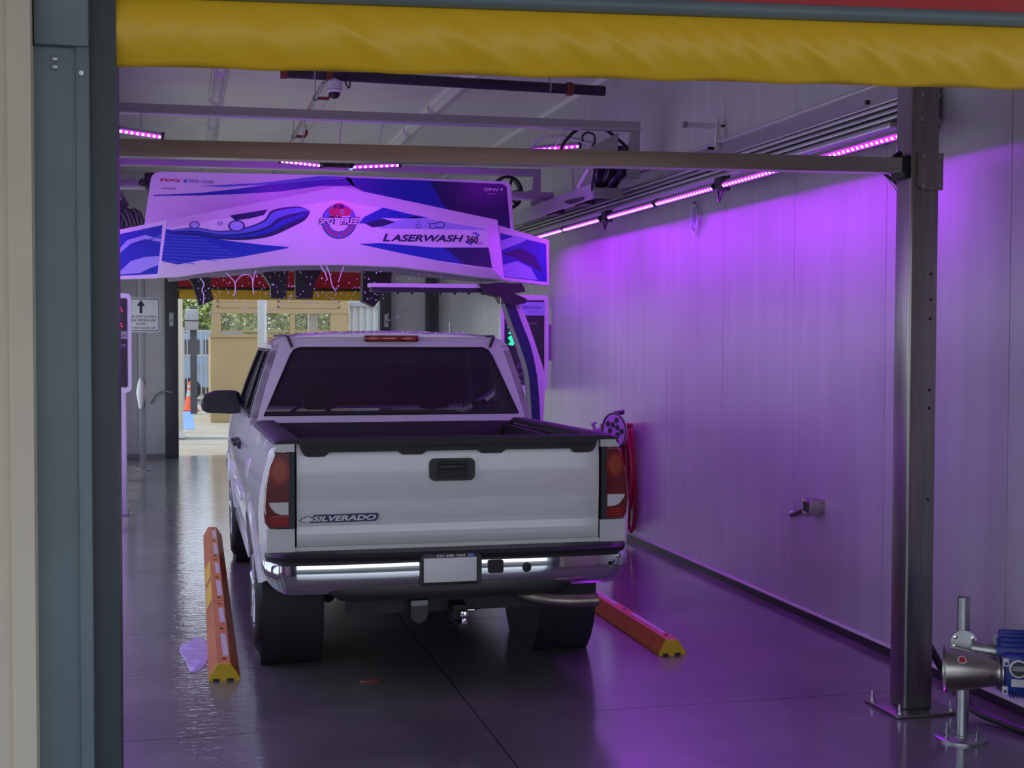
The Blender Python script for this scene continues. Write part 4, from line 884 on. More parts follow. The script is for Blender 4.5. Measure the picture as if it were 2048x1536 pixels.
# spray arm
A = MB().loft([[(x, 11.92, z), (x, 12.08, z), (x, 12.08, z+0.035), (x, 11.92, z+0.035)] for x, z in ((1.62, 2.298), (2.86, 2.300))]).build('spray_arm', 'fascia', G, smooth=0)
MB().loft([[(x, 11.93, z), (x, 12.07, z), (x, 12.07, z+0.04), (x, 11.93, z+0.04)] for x, z in ((1.64, 2.258), (2.86, 2.262))]).build('nozzle_bar', 'ink', A, smooth=0)
for i in range(8): MB().lathe((1.75+i*0.13, 12.0, 2.258), (0, 0, -1), [(0.014, 0), (0.010, 0.018)], 8).build('nozzle', 'pipe', A)
MB().prism(xz([(955, 568), (1038, 567), (1044, 578), (1046, 584), (1024, 588), (1048, 598), (1046, 607), (1018, 612), (1003, 606), (996, 594), (965, 585)], 11.95), 'y', 11.85, 12.1).build('arm_head', 'black', G)
MB().box(2.78, 2.92, 12.08, 12.9, 2.30, 2.36).build('arm_hanger', 'pipe', G, smooth=0)
dl = bez([(1001, 598, 0), (1016, 640, 0), (1036, 695, 0), (1051, 745, 0), (1056, 800, 0), (1058, 845, 0), (1059, 930, 0), (1060, 1010, 0)], 3)
dr = bez([(1022, 602, 0), (1040, 650, 0), (1057, 695, 0), (1068, 748, 0), (1073, 800, 0), (1075, 845, 0), (1076, 930, 0), (1077, 1010, 0)], 3)
dw = bez([(1040, 612, 0), (1058, 660, 0), (1073, 705, 0), (1086, 748, 0), (1086, 790, 0), (1083, 845, 0), (1083, 930, 0), (1083, 1010, 0)], 3)
MB().loft([[(*xz([(a.x, a.y)], 12.0)[0][:1], 11.9, xz([(a.x, a.y)], 12.0)[0][1]), (xz([(b.x, b.y)], 12.0)[0][0], 11.9, xz([(b.x, b.y)], 12.0)[0][1]), (xz([(b.x, b.y)], 12.0)[0][0], 12.06, xz([(b.x, b.y)], 12.0)[0][1]), (xz([(a.x, a.y)], 12.0)[0][0], 12.06, xz([(a.x, a.y)], 12.0)[0][1])] for a, b in zip(dl, dr)]).build('side_arm', 'navy', G)
MB().loft([[(xz([(a.x, a.y)], 12.0)[0][0], 11.94, xz([(a.x, a.y)], 12.0)[0][1]), (xz([(b.x, b.y)], 12.0)[0][0], 11.94, xz([(b.x, b.y)], 12.0)[0][1]), (xz([(b.x, b.y)], 12.0)[0][0], 12.10, xz([(b.x, b.y)], 12.0)[0][1]), (xz([(a.x, a.y)], 12.0)[0][0], 12.10, xz([(a.x, a.y)], 12.0)[0][1])] for a, b in zip(dr, dw)]).build('side_arm_cover', 'fascia', G)
MB().tube([pt(1002, 592, 11.88)]+[pt(a.x-3, a.y, 11.88) for a in dl[1:16]], 0.007, 6).build('spray_line', 'galv', G)

# cable tray, hoses and cables on the right rail
t = thing('cable_tray', 'grey cable tray on top of the right rail beside the gantry', 'tray', (3.6, 12.8, 3.1))
MB().box(3.47, 3.72, 11.2, 14.6, 3.10, 3.115).build('tray_base', 'alu', t, smooth=0)
MB().box(3.46, 3.475, 11.2, 14.6, 3.06, 3.19).build('tray_side', 'alu_l', t, smooth=0)
MB().box(3.46, 3.72, 11.19, 11.205, 3.06, 3.15).build('tray_end', 'alu', t, smooth=0)
for y in (11.6, 12.6): MB().box(3.50, 3.60, y, y+0.3, 3.05, 3.10).build('drip_opening', 'pipe', t, smooth=0)
for i in range(9):
    t = thing('drive_hose', 'dark hose in the bundle dropping from the cross frame to the cable tray', 'hose', (3.6, 11.3, 3.2), 'hose bundle on the right rail')
    a = pt(1190+8*i, 340, 10.95+0.06*(i % 3)); b = pt(1180+4*i, 392, 11.40+0.06*(i % 3)); mid = (a+b)/2+Vector((0.03*math.sin(i*2.1), 0, -0.02*math.cos(i)))
    MB().tube(bez([a+Vector((0.02, -0.05, 0.20)), a, mid, b, b+Vector((-0.12, 0.35, -0.02))], 5), 0.014+0.004*(i % 3), 7).build('sheath', ['pipe', 'black', 'navy', 'trackd'][i % 4], t)
def hose(name, lab, pts, r, m, cat='hose'):
    t = thing(name, lab, cat, pts[0]); MB().tube(bez(pts, 7), r, 8).build('sheath', m, t); return t
hose('hose_loop', 'black hose arching high over the right end of the steel beam', [pt(1118, 310, 10.9), pt(1132, 280, 10.9), pt(1165, 254, 10.9), pt(1205, 257, 10.9), pt(1240, 282, 10.9), pt(1270, 310, 10.9)], 0.014, 'pipe')
hose('cable_ring', 'small dark ring of cable standing above the steel beam', [pt(1166, 283, 10.85), pt(1165, 272, 10.85), pt(1175, 265, 10.85), pt(1188, 270, 10.85), pt(1189, 284, 10.85), pt(1184, 292, 10.85)], 0.009, 'pipe', 'cable')
hose('hose_loop', 'pale hose arching low over the right end of the steel beam', [pt(1050, 306, 10.95), pt(1075, 282, 10.95), pt(1112, 272, 10.95), pt(1160, 281, 10.95), pt(1210, 296, 10.95), pt(1250, 312, 10.95)], 0.016, 'white')
hose('supply_hose', 'grey hose hanging from the steel beam to the cable tray', [pt(1190, 340, 11.3), pt(1180, 375, 11.8), pt(1165, 390, 12.4), pt(1150, 398, 12.9)], 0.018, 'gap')
hose('hanging_cable', 'thin cable hanging straight down behind the steel beam', [pt(1145, 338, 12.5), pt(1146, 370, 12.5), pt(1148, 395, 12.5)], 0.008, 'gap', 'cable')
hose('air_line', 'pale curved air line beside the hose bundle', [pt(1178, 338, 11.9), pt(1165, 360, 12.0), pt(1158, 375, 12.0), pt(1166, 378, 12.0)], 0.02, 'white')
# small hand-crank winder on top of the rail
t = thing('winder', 'white hand-crank winder mounted above the right rail', 'winder', pt(1432, 285, 9.6))
a, b = pt(1366, 249, 9.6), pt(1440, 252, 9.6)
MB().tube([a, b], 0.022, 12).build('drum', 'white', t); MB().lathe(a, a-b, [(0.025, -0.03), (0.025, 0.005), (0.012, 0.01)], 12).build('end_cap', 'gap', t)
MB().tube([b, pt(1460, 252, 9.6)], 0.010, 8).build('shaft', 'rust', t)
MB().prism(xz([(1429, 238), (1434, 238), (1440, 300), (1427, 300)], 9.6), 'y', 9.56, 9.58).build('stand', 'white', t, smooth=0)
MB().prism(xz([(1455, 248), (1461, 248), (1464, 296), (1450, 296)], 9.6), 'y', 9.60, 9.62).build('stand', 'white', t, smooth=0)
MB().loft([[p+Vector((-0.02, 0, 0)), p+Vector((0.02, 0, 0)), p+Vector((0.02, 0, 0.02)), p+Vector((-0.02, 0, 0.02))] for p in (pt(1445, 300, 9.6)+Vector((-0.1, 0, 0)), pt(1445, 300, 9.6)+Vector((0.42, 0, 0)))]).build('wall_arm', 'alu', t)
# left side: drive motor and hoses at the end of the left rail
t = thing('drive_motor', 'dark drive motor with hoses on the left rail beside the gantry sign', 'motor', (-0.5, 13.0, 2.9))
MB().prism(xz([(232, 400), (248, 402), (256, 418), (276, 420), (290, 440), (290, 462), (232, 470)], 12.9), 'y', 12.85, 13.1).build('body', 'pipe', t)
for i in range(5): MB().tube(bez([pt(234+8*i, 462, 12.75), pt(240+9*i, 425-6*(i % 2), 12.7), pt(252+8*i, 440, 12.7), pt(262+6*i, 465, 12.75)], 5), 0.016, 7).build('hose', 'trackd' if i % 2 else 'pipe', t)
MB().tube([pt(228, 366, 13.0), pt(256, 412, 13.0)], 0.016, 7).build('brace', 'gap', t)
t = thing('flood_lamp', 'small dark lamp on a stalk at the left corner of the gantry sign', 'lamp', pt(283, 364, 12.7))
MB().lathe(pt(283, 364, 12.7), (0.8, 0.2, -0.4), [(0.012, -0.02), (0.034, -0.012), (0.036, 0.02), (0.016, 0.05), (0.014, 0.09)], 12).build('head', 'pipe', t)
MB().tube([pt(288, 368, 12.7), pt(300, 372, 12.72)], 0.014, 8).build('stalk', 'pipe', t)

# ------------------------------------------------------------------ ceiling pipes and camera
YP = 12.1
t = thing('ceiling_pipe', 'thick dark pipe hung across the bay below the ceiling', 'pipe', (2.4, YP, 4.2))
a, b = pt(568, 145, YP), pt(1209, 182, YP)
MB().tube([a, b], 0.047, 14).build('pipe_body', 'pipe', t)
ax = (b-a).normalized()
MB().lathe(a, ax, [(0.055, -0.03), (0.055, 0.025), (0.047, 0.03)], 14).build('end_coupling', 'rust', t)
for f in (0.135, 0.885): MB().lathe(a+(b-a)*f, ax, [(0.05, -0.03), (0.062, -0.025), (0.062, -0.006), (0.054, 0.0), (0.062, 0.006), (0.062, 0.025), (0.05, 0.03)], 14).build('coupling', 'rust', t)
for f in (0.09, 0.82):
    p = a+(b-a)*f; MB().lathe(p, ax, [(0.050, -0.008), (0.050, 0.008)], 14).tube([p+Vector((0, 0, 0.045)), (p.x, p.y, ZC)], 0.006, 6).build('hanger', 'galv', t)
xs_ = pt(648, 165, YP).x; zs_ = pt(648, 165, YP).z
t = thing('sprinkler_pipe', 'thin grey sprinkler pipe running along the ceiling toward the exit', 'pipe', (xs_, 15, zs_))
MB().tube([(xs_, YP, zs_-0.0), (xs_, 21.2, zs_-0.0)], 0.018, 8).build('pipe_body', 'galv', t)
for y in (12.9, 15.4, 17.9):
    MB().lathe((xs_, y, zs_), (0, 1, 0), [(0.028, -0.03), (0.028, 0.03)], 10).build('tee', 'gap', t)
    MB().tube([(xs_, y, zs_), (xs_+0.12, y, zs_), (xs_+0.14, y, zs_+0.03), (xs_+0.14, y, zs_+0.07)], 0.016, 8).build('branch', 'rust', t)
    MB().tube([(xs_+0.14, y, zs_+0.06), (xs_+0.14, y, zs_+0.12)], 0.007, 6).lathe((xs_+0.14, y, zs_+0.12), (0, 0, 1), [(0.022, 0), (0.022, 0.004)], 10).build('sprinkler_head', 'galv', t)
    MB().tube([(xs_-0.02, y-0.2, zs_), (xs_-0.02, y-0.2, ZC)], 0.005, 6).build('hanger_rod', 'galv', t)
c_ = pt(669, 175, YP-0.02)
t = thing('dome_camera', 'white dome security camera hanging beside the ceiling pipe', 'camera', c_)
MB().lathe(c_, (0, 0, -1), [(0.05, -0.065), (0.068, -0.05), (0.068, 0.03), (0.055, 0.045), (0.04, 0.05)], 20).build('body', 'white', t)
MB().lathe(c_, (0, 0, -1), [(0.069, 0.018), (0.069, 0.022)], 20).build('seam', 'gap', t)
MB().lathe(c_, (0, 0, -1), [(0.05, 0.045), (0.046, 0.07), (0.03, 0.092), (0.01, 0.10)], 18).build('dome', 'black', t)
MB().tube([c_+Vector((0, 0, 0.06)), (c_.x, c_.y, ZC)], 0.02, 8).build('stem', 'white', t)
t = thing('pipe_hook', 'dark loop hook hanging from the ceiling pipe beside the dome camera', 'hook', pt(693, 150, YP-0.05))
MB().tube(bez([pt(691, 138, YP-0.06), pt(690, 160, YP-0.06), pt(697, 176, YP-0.06), pt(700, 166, YP-0.06), pt(697, 140, YP-0.06)], 5), 0.008, 6).build('wire', 'pipe', t)

# ------------------------------------------------------------------ illuminated boards and signs
YS = 14.5
t = thing('menu_board', 'tall white framed status board with green arrow, on the right wall', 'sign board', (3.72, YS, 1.25))
MB().prism(rrect(3.42, 3.965, 1.265, 2.325, 0.05), 'y', YS, YS+0.12).build('frame', 'fascia', t)
MB().box(3.93, XR, YS+0.03, YS+0.10, 1.6, 2.0).build('wall_mount', 'gap', t, smooth=0)
sc = MB().prism(rrect(3.46, 3.915, 1.33, 2.27, 0.02), 'y', YS-0.006, YS).build('screen', 'screen', t)
MB().box(3.46, 3.915, YS-0.008, YS-0.004, 2.10, 2.25).build('header', 'paleblue', t, smooth=0)
text('lettering', 'navy', t, 'LASERWASH', 0.30, (3.58, YS-0.010, 2.17), shear=0.25)
text('lettering', 'navy', t, '360 PLUS', 0.10, (3.74, YS-0.010, 2.135), shear=0.25)
for i, (s_, z) in enumerate((('LOADING', 2.0), ('STOP', 1.90), ('BACK UP', 1.80), ('EXTRA', 1.68), ('PRESOAK', 1.645), ('SPOT FREE', 1.545), ('RINSE', 1.515), ('CLEAR COAT', 1.44), ('THANK YOU', 1.36))):
    text('lettering', 'gap', t, s_, None, (3.60 if i > 2 else 3.66, YS-0.010, z), height=0.026, shear=0.2)
for z in (1.80, 1.92):
    MB().prism([(3.495, z+0.05), (3.53, z+0.08), (3.575, z+0.05), (3.585, z), (3.55, z-0.035), (3.50, z-0.02), (3.53, z+0.015)], 'y', YS-0.012, YS-0.004).build('green_arrow', 'ledgreen', t, smooth=0)
t = thing('menu_board', 'tall white framed status board with red arrows, on a pedestal at left', 'sign board', (-0.75, YS, 0))
MB().prism(rrect(-1.02, -0.505, 1.275, 2.30, 0.05), 'y', YS, YS+0.12).build('frame', 'fascia', t)
MB().prism(rrect(-0.985, -0.545, 1.33, 2.25, 0.02), 'y', YS-0.006, YS).build('screen', 'screen', t)
MB().box(-0.985, -0.545, YS-0.008, YS-0.004, 1.83, 1.91).build('header', 'gap', t, smooth=0)
text('lettering', 'paleblue', t, 'STOP', 0.10, (-0.66, YS-0.010, 1.745), shear=0.2)
text('lettering', 'navy', t, 'LASERWASH', 0.20, (-0.76, YS-0.010, 1.85), shear=0.25)
for z in (2.15, 1.99):
    for k in range(8):
        dx, dz = ((k % 2)*0.022-(k//2)*0.0, (k//2)*0.022)
        MB().lathe((-0.635+0.020*(k % 3)-0.01*(k//3), YS-0.006, z-0.03+0.025*(k//3)), (0, -1, 0), [(0.008, 0), (0.006, 0.004)], 6).build('red_diode', 'ledred', t)
MB().rbox(-0.88, -0.56, YS+0.01, YS+0.13, 0.012, 1.30, 0.01).build('pedestal', 'fascia', t)
MB().rbox(-0.92, -0.52, YS-0.03, YS+0.17, 0.0, 0.015, 0.003).build('base_plate', 'galv', t)
for x in (-0.90, -0.54): MB().tube([(x, YS-0.015, 0.0), (x, YS-0.015, 0.05)], 0.008, 6).build('anchor_bolt', 'galv', t)
YE = 19.4
t = thing('sign_pole', 'slim grey steel pole near the exit carrying the exit sign', 'pole', (-0.53, YE, 0))
MB().rbox(-0.57, -0.49, YE, YE+0.08, 0.01, 3.0, 0.008).build('shaft', 'gap', t); MB().rbox(-0.64, -0.42, YE-0.07, YE+0.15, 0, 0.012, 0.003).build('base_plate', 'galv', t)
MB().lathe((-0.55, YE-0.01, 0.98), (0, 0, 1), [(0.03, -0.12), (0.06, 0.06), (0.065, 0.10), (0.04, 0.26), (0.01, 0.30)], 12).build('sensor_hood', 'wall2', t)
t = thing('exit_sign', 'white sign with up arrow telling drivers to exit slowly', 'sign', (-0.55, YE-0.02, 1.92))
MB().prism(rrect(-0.80, -0.285, 1.915, 2.395, 0.035), 'y', YE-0.02, YE-0.005).build('panel', 'plate', t)
rr_o, rr_i = rrect(-0.785, -0.30, 1.93, 2.38, 0.03), rrect(-0.775, -0.31, 1.94, 2.37, 0.025)
MB().loft([[(x, YE-0.0225, z) for x, z in rr_o], [(x, YE-0.0225, z) for x, z in rr_i]], caps=False).build('border', 'ink', t, smooth=0)
ac = -0.545
MB().prism([(ac-0.018, 2.18), (ac+0.018, 2.18), (ac+0.018, 2.28), (ac+0.055, 2.28), (ac, 2.36), (ac-0.055, 2.28), (ac-0.018, 2.28)], 'y', YE-0.0235, YE-0.02).build('arrow', 'ink', t, smooth=0)
for s_, w_, z in (('PLEASE EXIT SLOWLY', 0.43, 2.115), ('WHILE DRYERS ARE', 0.39, 2.065), ('IN USE', 0.13, 2.015), ('DO NOT BACK UP', 0.38, 1.957)):
    text('lettering', 'ink', t, s_, w_, (ac-w_/2, YE-0.0235, z), height=0.033)
hose('wall_hose', 'thin grey hose curving from the left exit jamb to the wall', [(-0.14, Y1-0.16, 1.0), (-0.26, Y1-0.16, 1.02), (-0.38, Y1-0.10, 0.97), (-0.46, Y1-0.05, 0.84)], 0.014, 'gap')

# ------------------------------------------------------------------ wheel-guide curbs
def curb(x, y0, y1, lab, near, patches=(), angle=0.0):
    t = thing('wheel_guide', lab, 'curb', (x, (y0+y1)/2, 0), 'orange wheel guides')
    def sec(y, k=1.0): 
        dx = x+angle*(y-7.4); return [(dx-0.083, y, 0.0), (dx-0.083, y, 0.016), (dx-0.038, y, 0.095), (dx+0.032, y, 0.095), (dx+0.083, y, 0.016), (dx+0.083, y, 0.0)]
    MB().loft([sec(y0+(0.012 if near else 0.0)), sec(y1)]).build('body', 'orange', t, smooth=0)
    if near:
        e = [(px, py-0.0, pz) for px, py, pz in sec(y0)]
        MB().loft([[(x+(px-x)*0.985, y0-0.002, pz*0.985) for px, py, pz in e], [(px, y0+0.014, pz*1.01) for px, py, pz in e]]).build('end_face', 'endyel', t, smooth=0)
        for a in (-0.045, 0.03): MB().box(x+a-0.016, x+a+0.018, y0-0.006, y0+0.005, 0.0, 0.014).build('drain_slot', 'under', t, smooth=0)
    L = y1-y0
    for (a, b) in patches:
        ya, yb = y0+a*L, y0+b*L
        q = lambda y, f: (x+angle*(y-7.4)-0.083+f*0.045-0.002, y, 0.016+f*0.079+0.001)
        MB().add([q(ya, 0.08), q(yb, 0.08), q(yb+0.06, 0.95), q(ya+0.06, 0.95)], [(0, 1, 2, 3)]).build('yellow_reflector', 'reflyel', t, smooth=0)
    for (a, b) in ((0.10, 0.42), (0.60, 0.86)):
        ya, yb = y0+a*L, y0+b*L; dx = x+angle*(ya-7.4)
        MB().box(dx-0.004, dx+0.026, ya, yb, 0.094, 0.0965).build('white_reflector', 'reflwht', t, smooth=0)
    for f in (0.06, 0.5, 0.94): MB().lathe((x+angle*(y0+f*L-7.4), y0+f*L, 0.095), (0, 0, 1), [(0.012, 0), (0.010, 0.004)], 8).build('anchor_bolt', 'under', t)
LA = 0.010
curb(0.215, 7.37, 9.15, 'orange rubber wheel guide on the left of the truck, nearest section with yellow end', True, (), LA)
curb(0.215, 9.16, 10.95, 'orange rubber wheel guide on the left, middle section with yellow reflectors', False, ((0.02, 0.42), (0.52, 0.92)), LA)
curb(0.215, 10.96, 12.75, 'orange rubber wheel guide on the left, farthest section', False, (), LA)
curb(2.775, 7.38, 9.16, 'orange rubber wheel guide on the right of the truck, nearest section with yellow end', True)
curb(2.775, 9.17, 10.95, 'orange rubber wheel guide on the right, section behind the tailpipe', False)
f_ = []
for k in range(26):
    a = 2*math.pi*k/26; f_.append((0.075+0.09*math.cos(a)*(1+0.18*math.sin(3*a)), 8.05+0.42*math.sin(a)*(1+0.12*math.cos(4*a+1))))
t = tag(MB().loft([[(x, y, 0.001) for x, y in f_], [(0.075+(x-0.075)*0.92, 8.05+(y-8.05)*0.92, 0.008) for x, y in f_]]).build('foam_puddle', 'foam'), 'pale purple puddle of soap foam beside the left wheel guide', 'foam')
p = pt(820, 1352, 6.9); lf = [(0, -0.03), (0.045, -0.018), (0.07, 0), (0.045, 0.02), (0, 0.028), (-0.04, 0.015), (-0.05, 0), (-0.035, -0.02)]
a_ = Vector((0.97, 7.18, 0))
tag(MB().loft([[(a_.x+x, a_.y+y, 0.002) for x, y in lf], [(a_.x+x*0.85, a_.y+y*0.85, 0.010+0.01*abs(x)) for x, y in lf]]).build('fallen_leaf', 'rust'), 'small reddish leaf lying on the wet floor behind the truck', 'leaf')

# ------------------------------------------------------------------ hose station and sensor on the right wall
t = thing('red_hose_coil', 'long red rubber hose hung in loops on the right wall', 'hose', (3.9, 11.7, 1.06))
for k in range(9):
    cy, w, top, bot = 11.70+0.03*k-0.10, 0.16+0.02*((k*5) % 4), 1.03-0.01*(k % 3), 0.10+0.05*((k*3) % 5)
    if k == 8: cy, w, bot = 11.56, 0.20, 0.22
    xo = 3.955-0.024*(k % 5)
    pts = []
    for i in range(28):
        a = 2*math.pi*i/28; s_ = math.sin(a); zz = (top+bot)/2+(top-bot)/2*s_; ww = w*(0.75+0.30*(0.5-0.5*s_)) if False else w*(1.0-0.25*max(0, -s_))
        pts.append((xo+0.012*math.sin(2*a+k), cy+ww*math.cos(a)*0.75, max(0.03, zz)))
    MB().tube(pts, 0.017, 8, loop=True).build('loop', 'hose', t)
t = thing('hose_hanger', 'red hose hanger with a round chrome plate on the right wall', 'hanger', (3.85, 11.8, 1.1))
MB().tube([(3.70, 11.72, 1.05), (4.0, 11.72, 1.05)], 0.025, 8).build('peg', 'hose', t)
MB().tube(bez([(3.72, 11.70, 1.02), (3.73, 11.66, 1.12), (3.80, 11.60, 1.17)], 4), 0.018, 8).build('valve_arm', 'hose', t)
MB().tube([(3.79, 11.60, 1.17), (3.88, 11.60, 1.185)], 0.022, 8).build('grip', 'pipe', t)
dcx = pt(1229, 862, 11.45); dax = Vector((-0.92, -0.40, 0)).normalized()
d_ = MB().lathe(dcx, dax, [(0.165, -0.006), (0.165, 0.006)], 28).build('plate', 'chrome', t)
MB().lathe(dcx+dax*0.006, dax, [(0.165, 0), (0.165, 0.004), (0.150, 0.004), (0.150, 0)], 28, closed_prof=True).build('rim', 'pipe', d_)
for k in range(10):
    a = R(36*k); u_ = dax.cross(Vector((0, 0, 1))).normalized()
    q = dcx+dax*0.008+(u_*math.cos(a)+Vector((0, 0, 1))*math.sin(a))*(0.10 if k % 2 else 0.055)
    MB().lathe(q, dax, [(0.026, 0), (0.026, 0.003)], 8).build('cut_out', 'pipe', d_)
t = thing('tap', 'small purple-lit tap sticking out beside the red hose', 'tap', (3.5, 12.0, 0.95))
MB().tube([pt(1186, 862, 12.0), pt(1215, 858, 12.0)], 0.022, 8).build('body', 'gap', t)
MB().tube([pt(1190, 860, 12.0), pt(1186, 848, 12.0)], 0.014, 8).tube([pt(1182, 849, 12.0), pt(1193, 845, 12.0)], 0.012, 8).build('lever', 'gap', t)
MB().tube([pt(1212, 858, 12.0), (4.0, 12.1, pt(1212, 858, 12.0).z)], 0.012, 8).build('feed_pipe', 'gap', t)

t = thing('wall_sensor', 'grey metal sensor box on a bent arm fixed low on the right wall', 'sensor', (3.9, 8.0, 0.75))
wy = 8.37; wz = 0.66
fl_ = MB().box(XR-0.006, XR, wy-0.05, wy+0.05, wz-0.13, wz+0.10).build('wall_plate', 'wall', t, smooth=0)
MB().lathe((XR-0.006, wy, wz), (-1, 0, 0), [(0.03, 0), (0.026, 0.012)], 12).build('flange', 'white', t)
q0 = pt(1613, 1030, 7.95); q1 = pt(1660, 998, 7.95)
MB().tube([(XR-0.01, wy, wz), (XR-0.05, wy-0.15, wz+0.03), (q0.x+0.025, 8.0, q0.z+0.03)], 0.016, 8).build('arm', 'pipe', t)
MB().rbox(q0.x, q1.x, 7.90, 8.02, q0.z, q1.z, 0.006).build('box', 'steel', t)
MB().box(q0.x-0.003, q0.x+0.002, 7.92, 8.0, q0.z+0.02, q1.z-0.015).build('lens', 'black', t, smooth=0)
MB().box(q1.x-0.022, q1.x-0.004, 7.896, 7.902, q0.z+0.005, q1.z-0.005).build('terminal_strip', 'black', t, smooth=0)
for z in (q0.z+0.02, q1.z-0.02): MB().lathe(((q0.x+q1.x)/2, 7.9, z), (0, -1, 0), [(0.006, 0), (0.005, 0.003)], 8).build('screw', 'pipe', t)
MB().tube([(q0.x+0.07, 7.97, q0.z+0.03), (XR, 8.02, q0.z+0.03)], 0.010, 6).build('bracket_rod', 'galv', t)

# ------------------------------------------------------------------ blower on a pedestal at lower right
px_, py_ = 3.50, 5.52
t = thing('blower_stand', 'blue motor with a stainless steel horn on a round-based pedestal at right', 'blower', (px_, py_, 0))
b_ = MB().lathe((px_, py_, 0), (0, 0, 1), [(0.118, 0), (0.118, 0.010), (0.112, 0.014)], 32).build('base_disc', 'galv', t)
for a in (40, 130, 220, 310):
    x, y = px_+0.092*math.cos(R(a)), py_+0.092*math.sin(R(a))
    MB().tube([(x, y, 0), (x, y, 0.055)], 0.005, 6).lathe((x, y, 0.014), (0, 0, 1), [(0.011, 0), (0.011, 0.009)], 6).build('anchor_bolt', 'galv', b_)
MB().lathe((px_, py_, 0.012), (0, 0, 1), [(0.034, 0), (0.034, 0.008), (0.029, 0.010), (0.029, 0.648), (0.026, 0.648), (0.026, 0.60)], 20).build('upright', 'galv', t)
MB().lathe((px_, py_, 0.647), (0, 0, 1), [(0.026, 0), (0.001, 0.001)], 16).build('tube_bore', 'under', t)
cl = MB().prism([(px_+0.06*math.cos(R(a)), 0.455+0.06*math.sin(R(a))) for a in range(0, 360, 24)], 'y', py_-0.04, py_-0.028).build('clamp_plate', 'galv', t)
for a in (35, 145, 200, 340): MB().lathe((px_+0.047*math.cos(R(a)), py_-0.04, 0.455+0.047*math.sin(R(a))), (0, -1, 0), [(0.010, 0), (0.010, 0.008), (0.005, 0.010)], 6).build('clamp_bolt', 'chrome', cl)
MB().tube([(px_+0.03, py_-0.03, 0.435), (px_+0.14, py_-0.03, 0.425)], 0.04, 12).build('support_arm', 'galv', t)
hz, hy = 0.348, py_-0.10
HN = [(0.102, -0.085), (0.098, -0.085), (0.072, 0.145), (0.085, 0.145), (0.085, 0.150), (0.075, 0.152)]
hn = MB().lathe((px_, hy, hz), (1, 0, 0), [(0.100, -0.080), (0.106, -0.090), (0.106, -0.084), (0.066, 0.135), (0.080, 0.137), (0.080, 0.143), (0.06, 0.145), (0.06, 0.14), (0.052, 0.13)], 32, closed_prof=True).build('horn', 'steel', t)
MB().lathe((px_+0.152, hy, hz), (1, 0, 0), [(0.088, 0), (0.088, 0.006)], 28).build('flange', 'galv', t)
MB().lathe((px_-0.02, hy-0.076, hz+0.06), (0.1, -0.78, 0.62), [(0.020, 0), (0.020, 0.002)], 14).build('warning_sticker', 'paper', hn)
MB().lathe((px_-0.02, hy-0.0775, hz+0.0615), (0.1, -0.78, 0.62), [(0.014, 0), (0.014, 0.002)], 14).build('sticker_mark', 'inkred', hn)
MB().lathe((px_+0.11, hy-0.078, hz-0.012), (0, -1, -0.1), [(0.007, 0), (0.007, 0.003)], 10).build('drain_hole', 'under', hn)
bx0 = px_+0.158
mt = MB().rbox(bx0, bx0+0.125, hy-0.075, hy+0.10, hz-0.085, hz+0.095, 0.02).build('motor_body', 'bluepaint', t)
MB().lathe((bx0-0.02, hy+0.06, hz+0.085), (1, 0, 0), [(0.075, 0), (0.082, 0.02), (0.082, 0.13), (0.06, 0.15)], 24).build('motor_drum', 'bluepaint', t)
for k in range(9):
    a = R(20+17*k); c_ = Vector((bx0+0.045, hy+0.06+0.082*math.cos(a), hz+0.085+0.082*math.sin(a)))
    MB().rbox(bx0-0.005, bx0+0.105, c_.y-0.003, c_.y+0.003, c_.z-0.005, c_.z+0.014, 0.002).build('cooling_fin', 'bluepaint', mt)
for k in range(6): MB().box(bx0+0.03+0.013*k, bx0+0.036+0.013*k, hy-0.07, hy+0.05, hz-0.10, hz-0.08).build('cooling_fin', 'bluepaint', mt, smooth=0)
tc_ = Vector((bx0+0.062, hy-0.078, hz+0.035))
MB().lathe(tc_, (0, -1, 0), [(0.040, 0), (0.040, 0.010), (0.033, 0.012), (0.033, 0)], 24, closed_prof=True).build('cover_ring', 'white', mt)
MB().lathe(tc_, (0, -1, 0), [(0.033, 0), (0.033, 0.004)], 20).build('cover_plate', 'trackd', mt)
MB().box(tc_.x-0.026, tc_.x+0.026, tc_.y-0.007, tc_.y-0.003, tc_.z-0.010, tc_.z+0.012).build('name_plate', 'gap', mt, smooth=0)
MB().box(tc_.x-0.03, tc_.x+0.03, tc_.y-0.002, tc_.y+0.004, tc_.z-0.082, tc_.z-0.048).build('data_plate', 'galv', mt, smooth=0)
for dx, dz in ((-0.052, 0.025), (0.052, 0.03), (-0.055, -0.10), (0.055, -0.11)):
    MB().rbox(tc_.x+dx-0.012, tc_.x+dx+0.012, tc_.y-0.004, tc_.y+0.02, tc_.z+dz-0.018, tc_.z+dz+0.018, 0.003).build('lug', 'white', mt)
    MB().box(tc_.x+dx-0.006, tc_.x+dx+0.006, tc_.y-0.0055, tc_.y, tc_.z+dz-0.010, tc_.z+dz+0.002).build('lug_slot', 'bluepaint', mt, smooth=0)
MB().tube([(bx0+0.12, hy+0.02, hz+0.02), (bx0+0.30, hy+0.05, hz+0.03)], 0.07, 18).build('end_bell', 'bluepaint', t)
MB().rbox(bx0-0.035, bx0-0.01, hy+0.02, hy+0.05, hz+0.11, hz+0.165, 0.008).build('lifting_lug', 'gap', t)
MB().tube([(bx0+0.12, hy-0.03, hz-0.03), (bx0+0.16, hy-0.04, hz-0.03)], 0.022, 10).build('cable_gland', 'galv', t)
t.rotation_euler = (0, 0, R(-27))
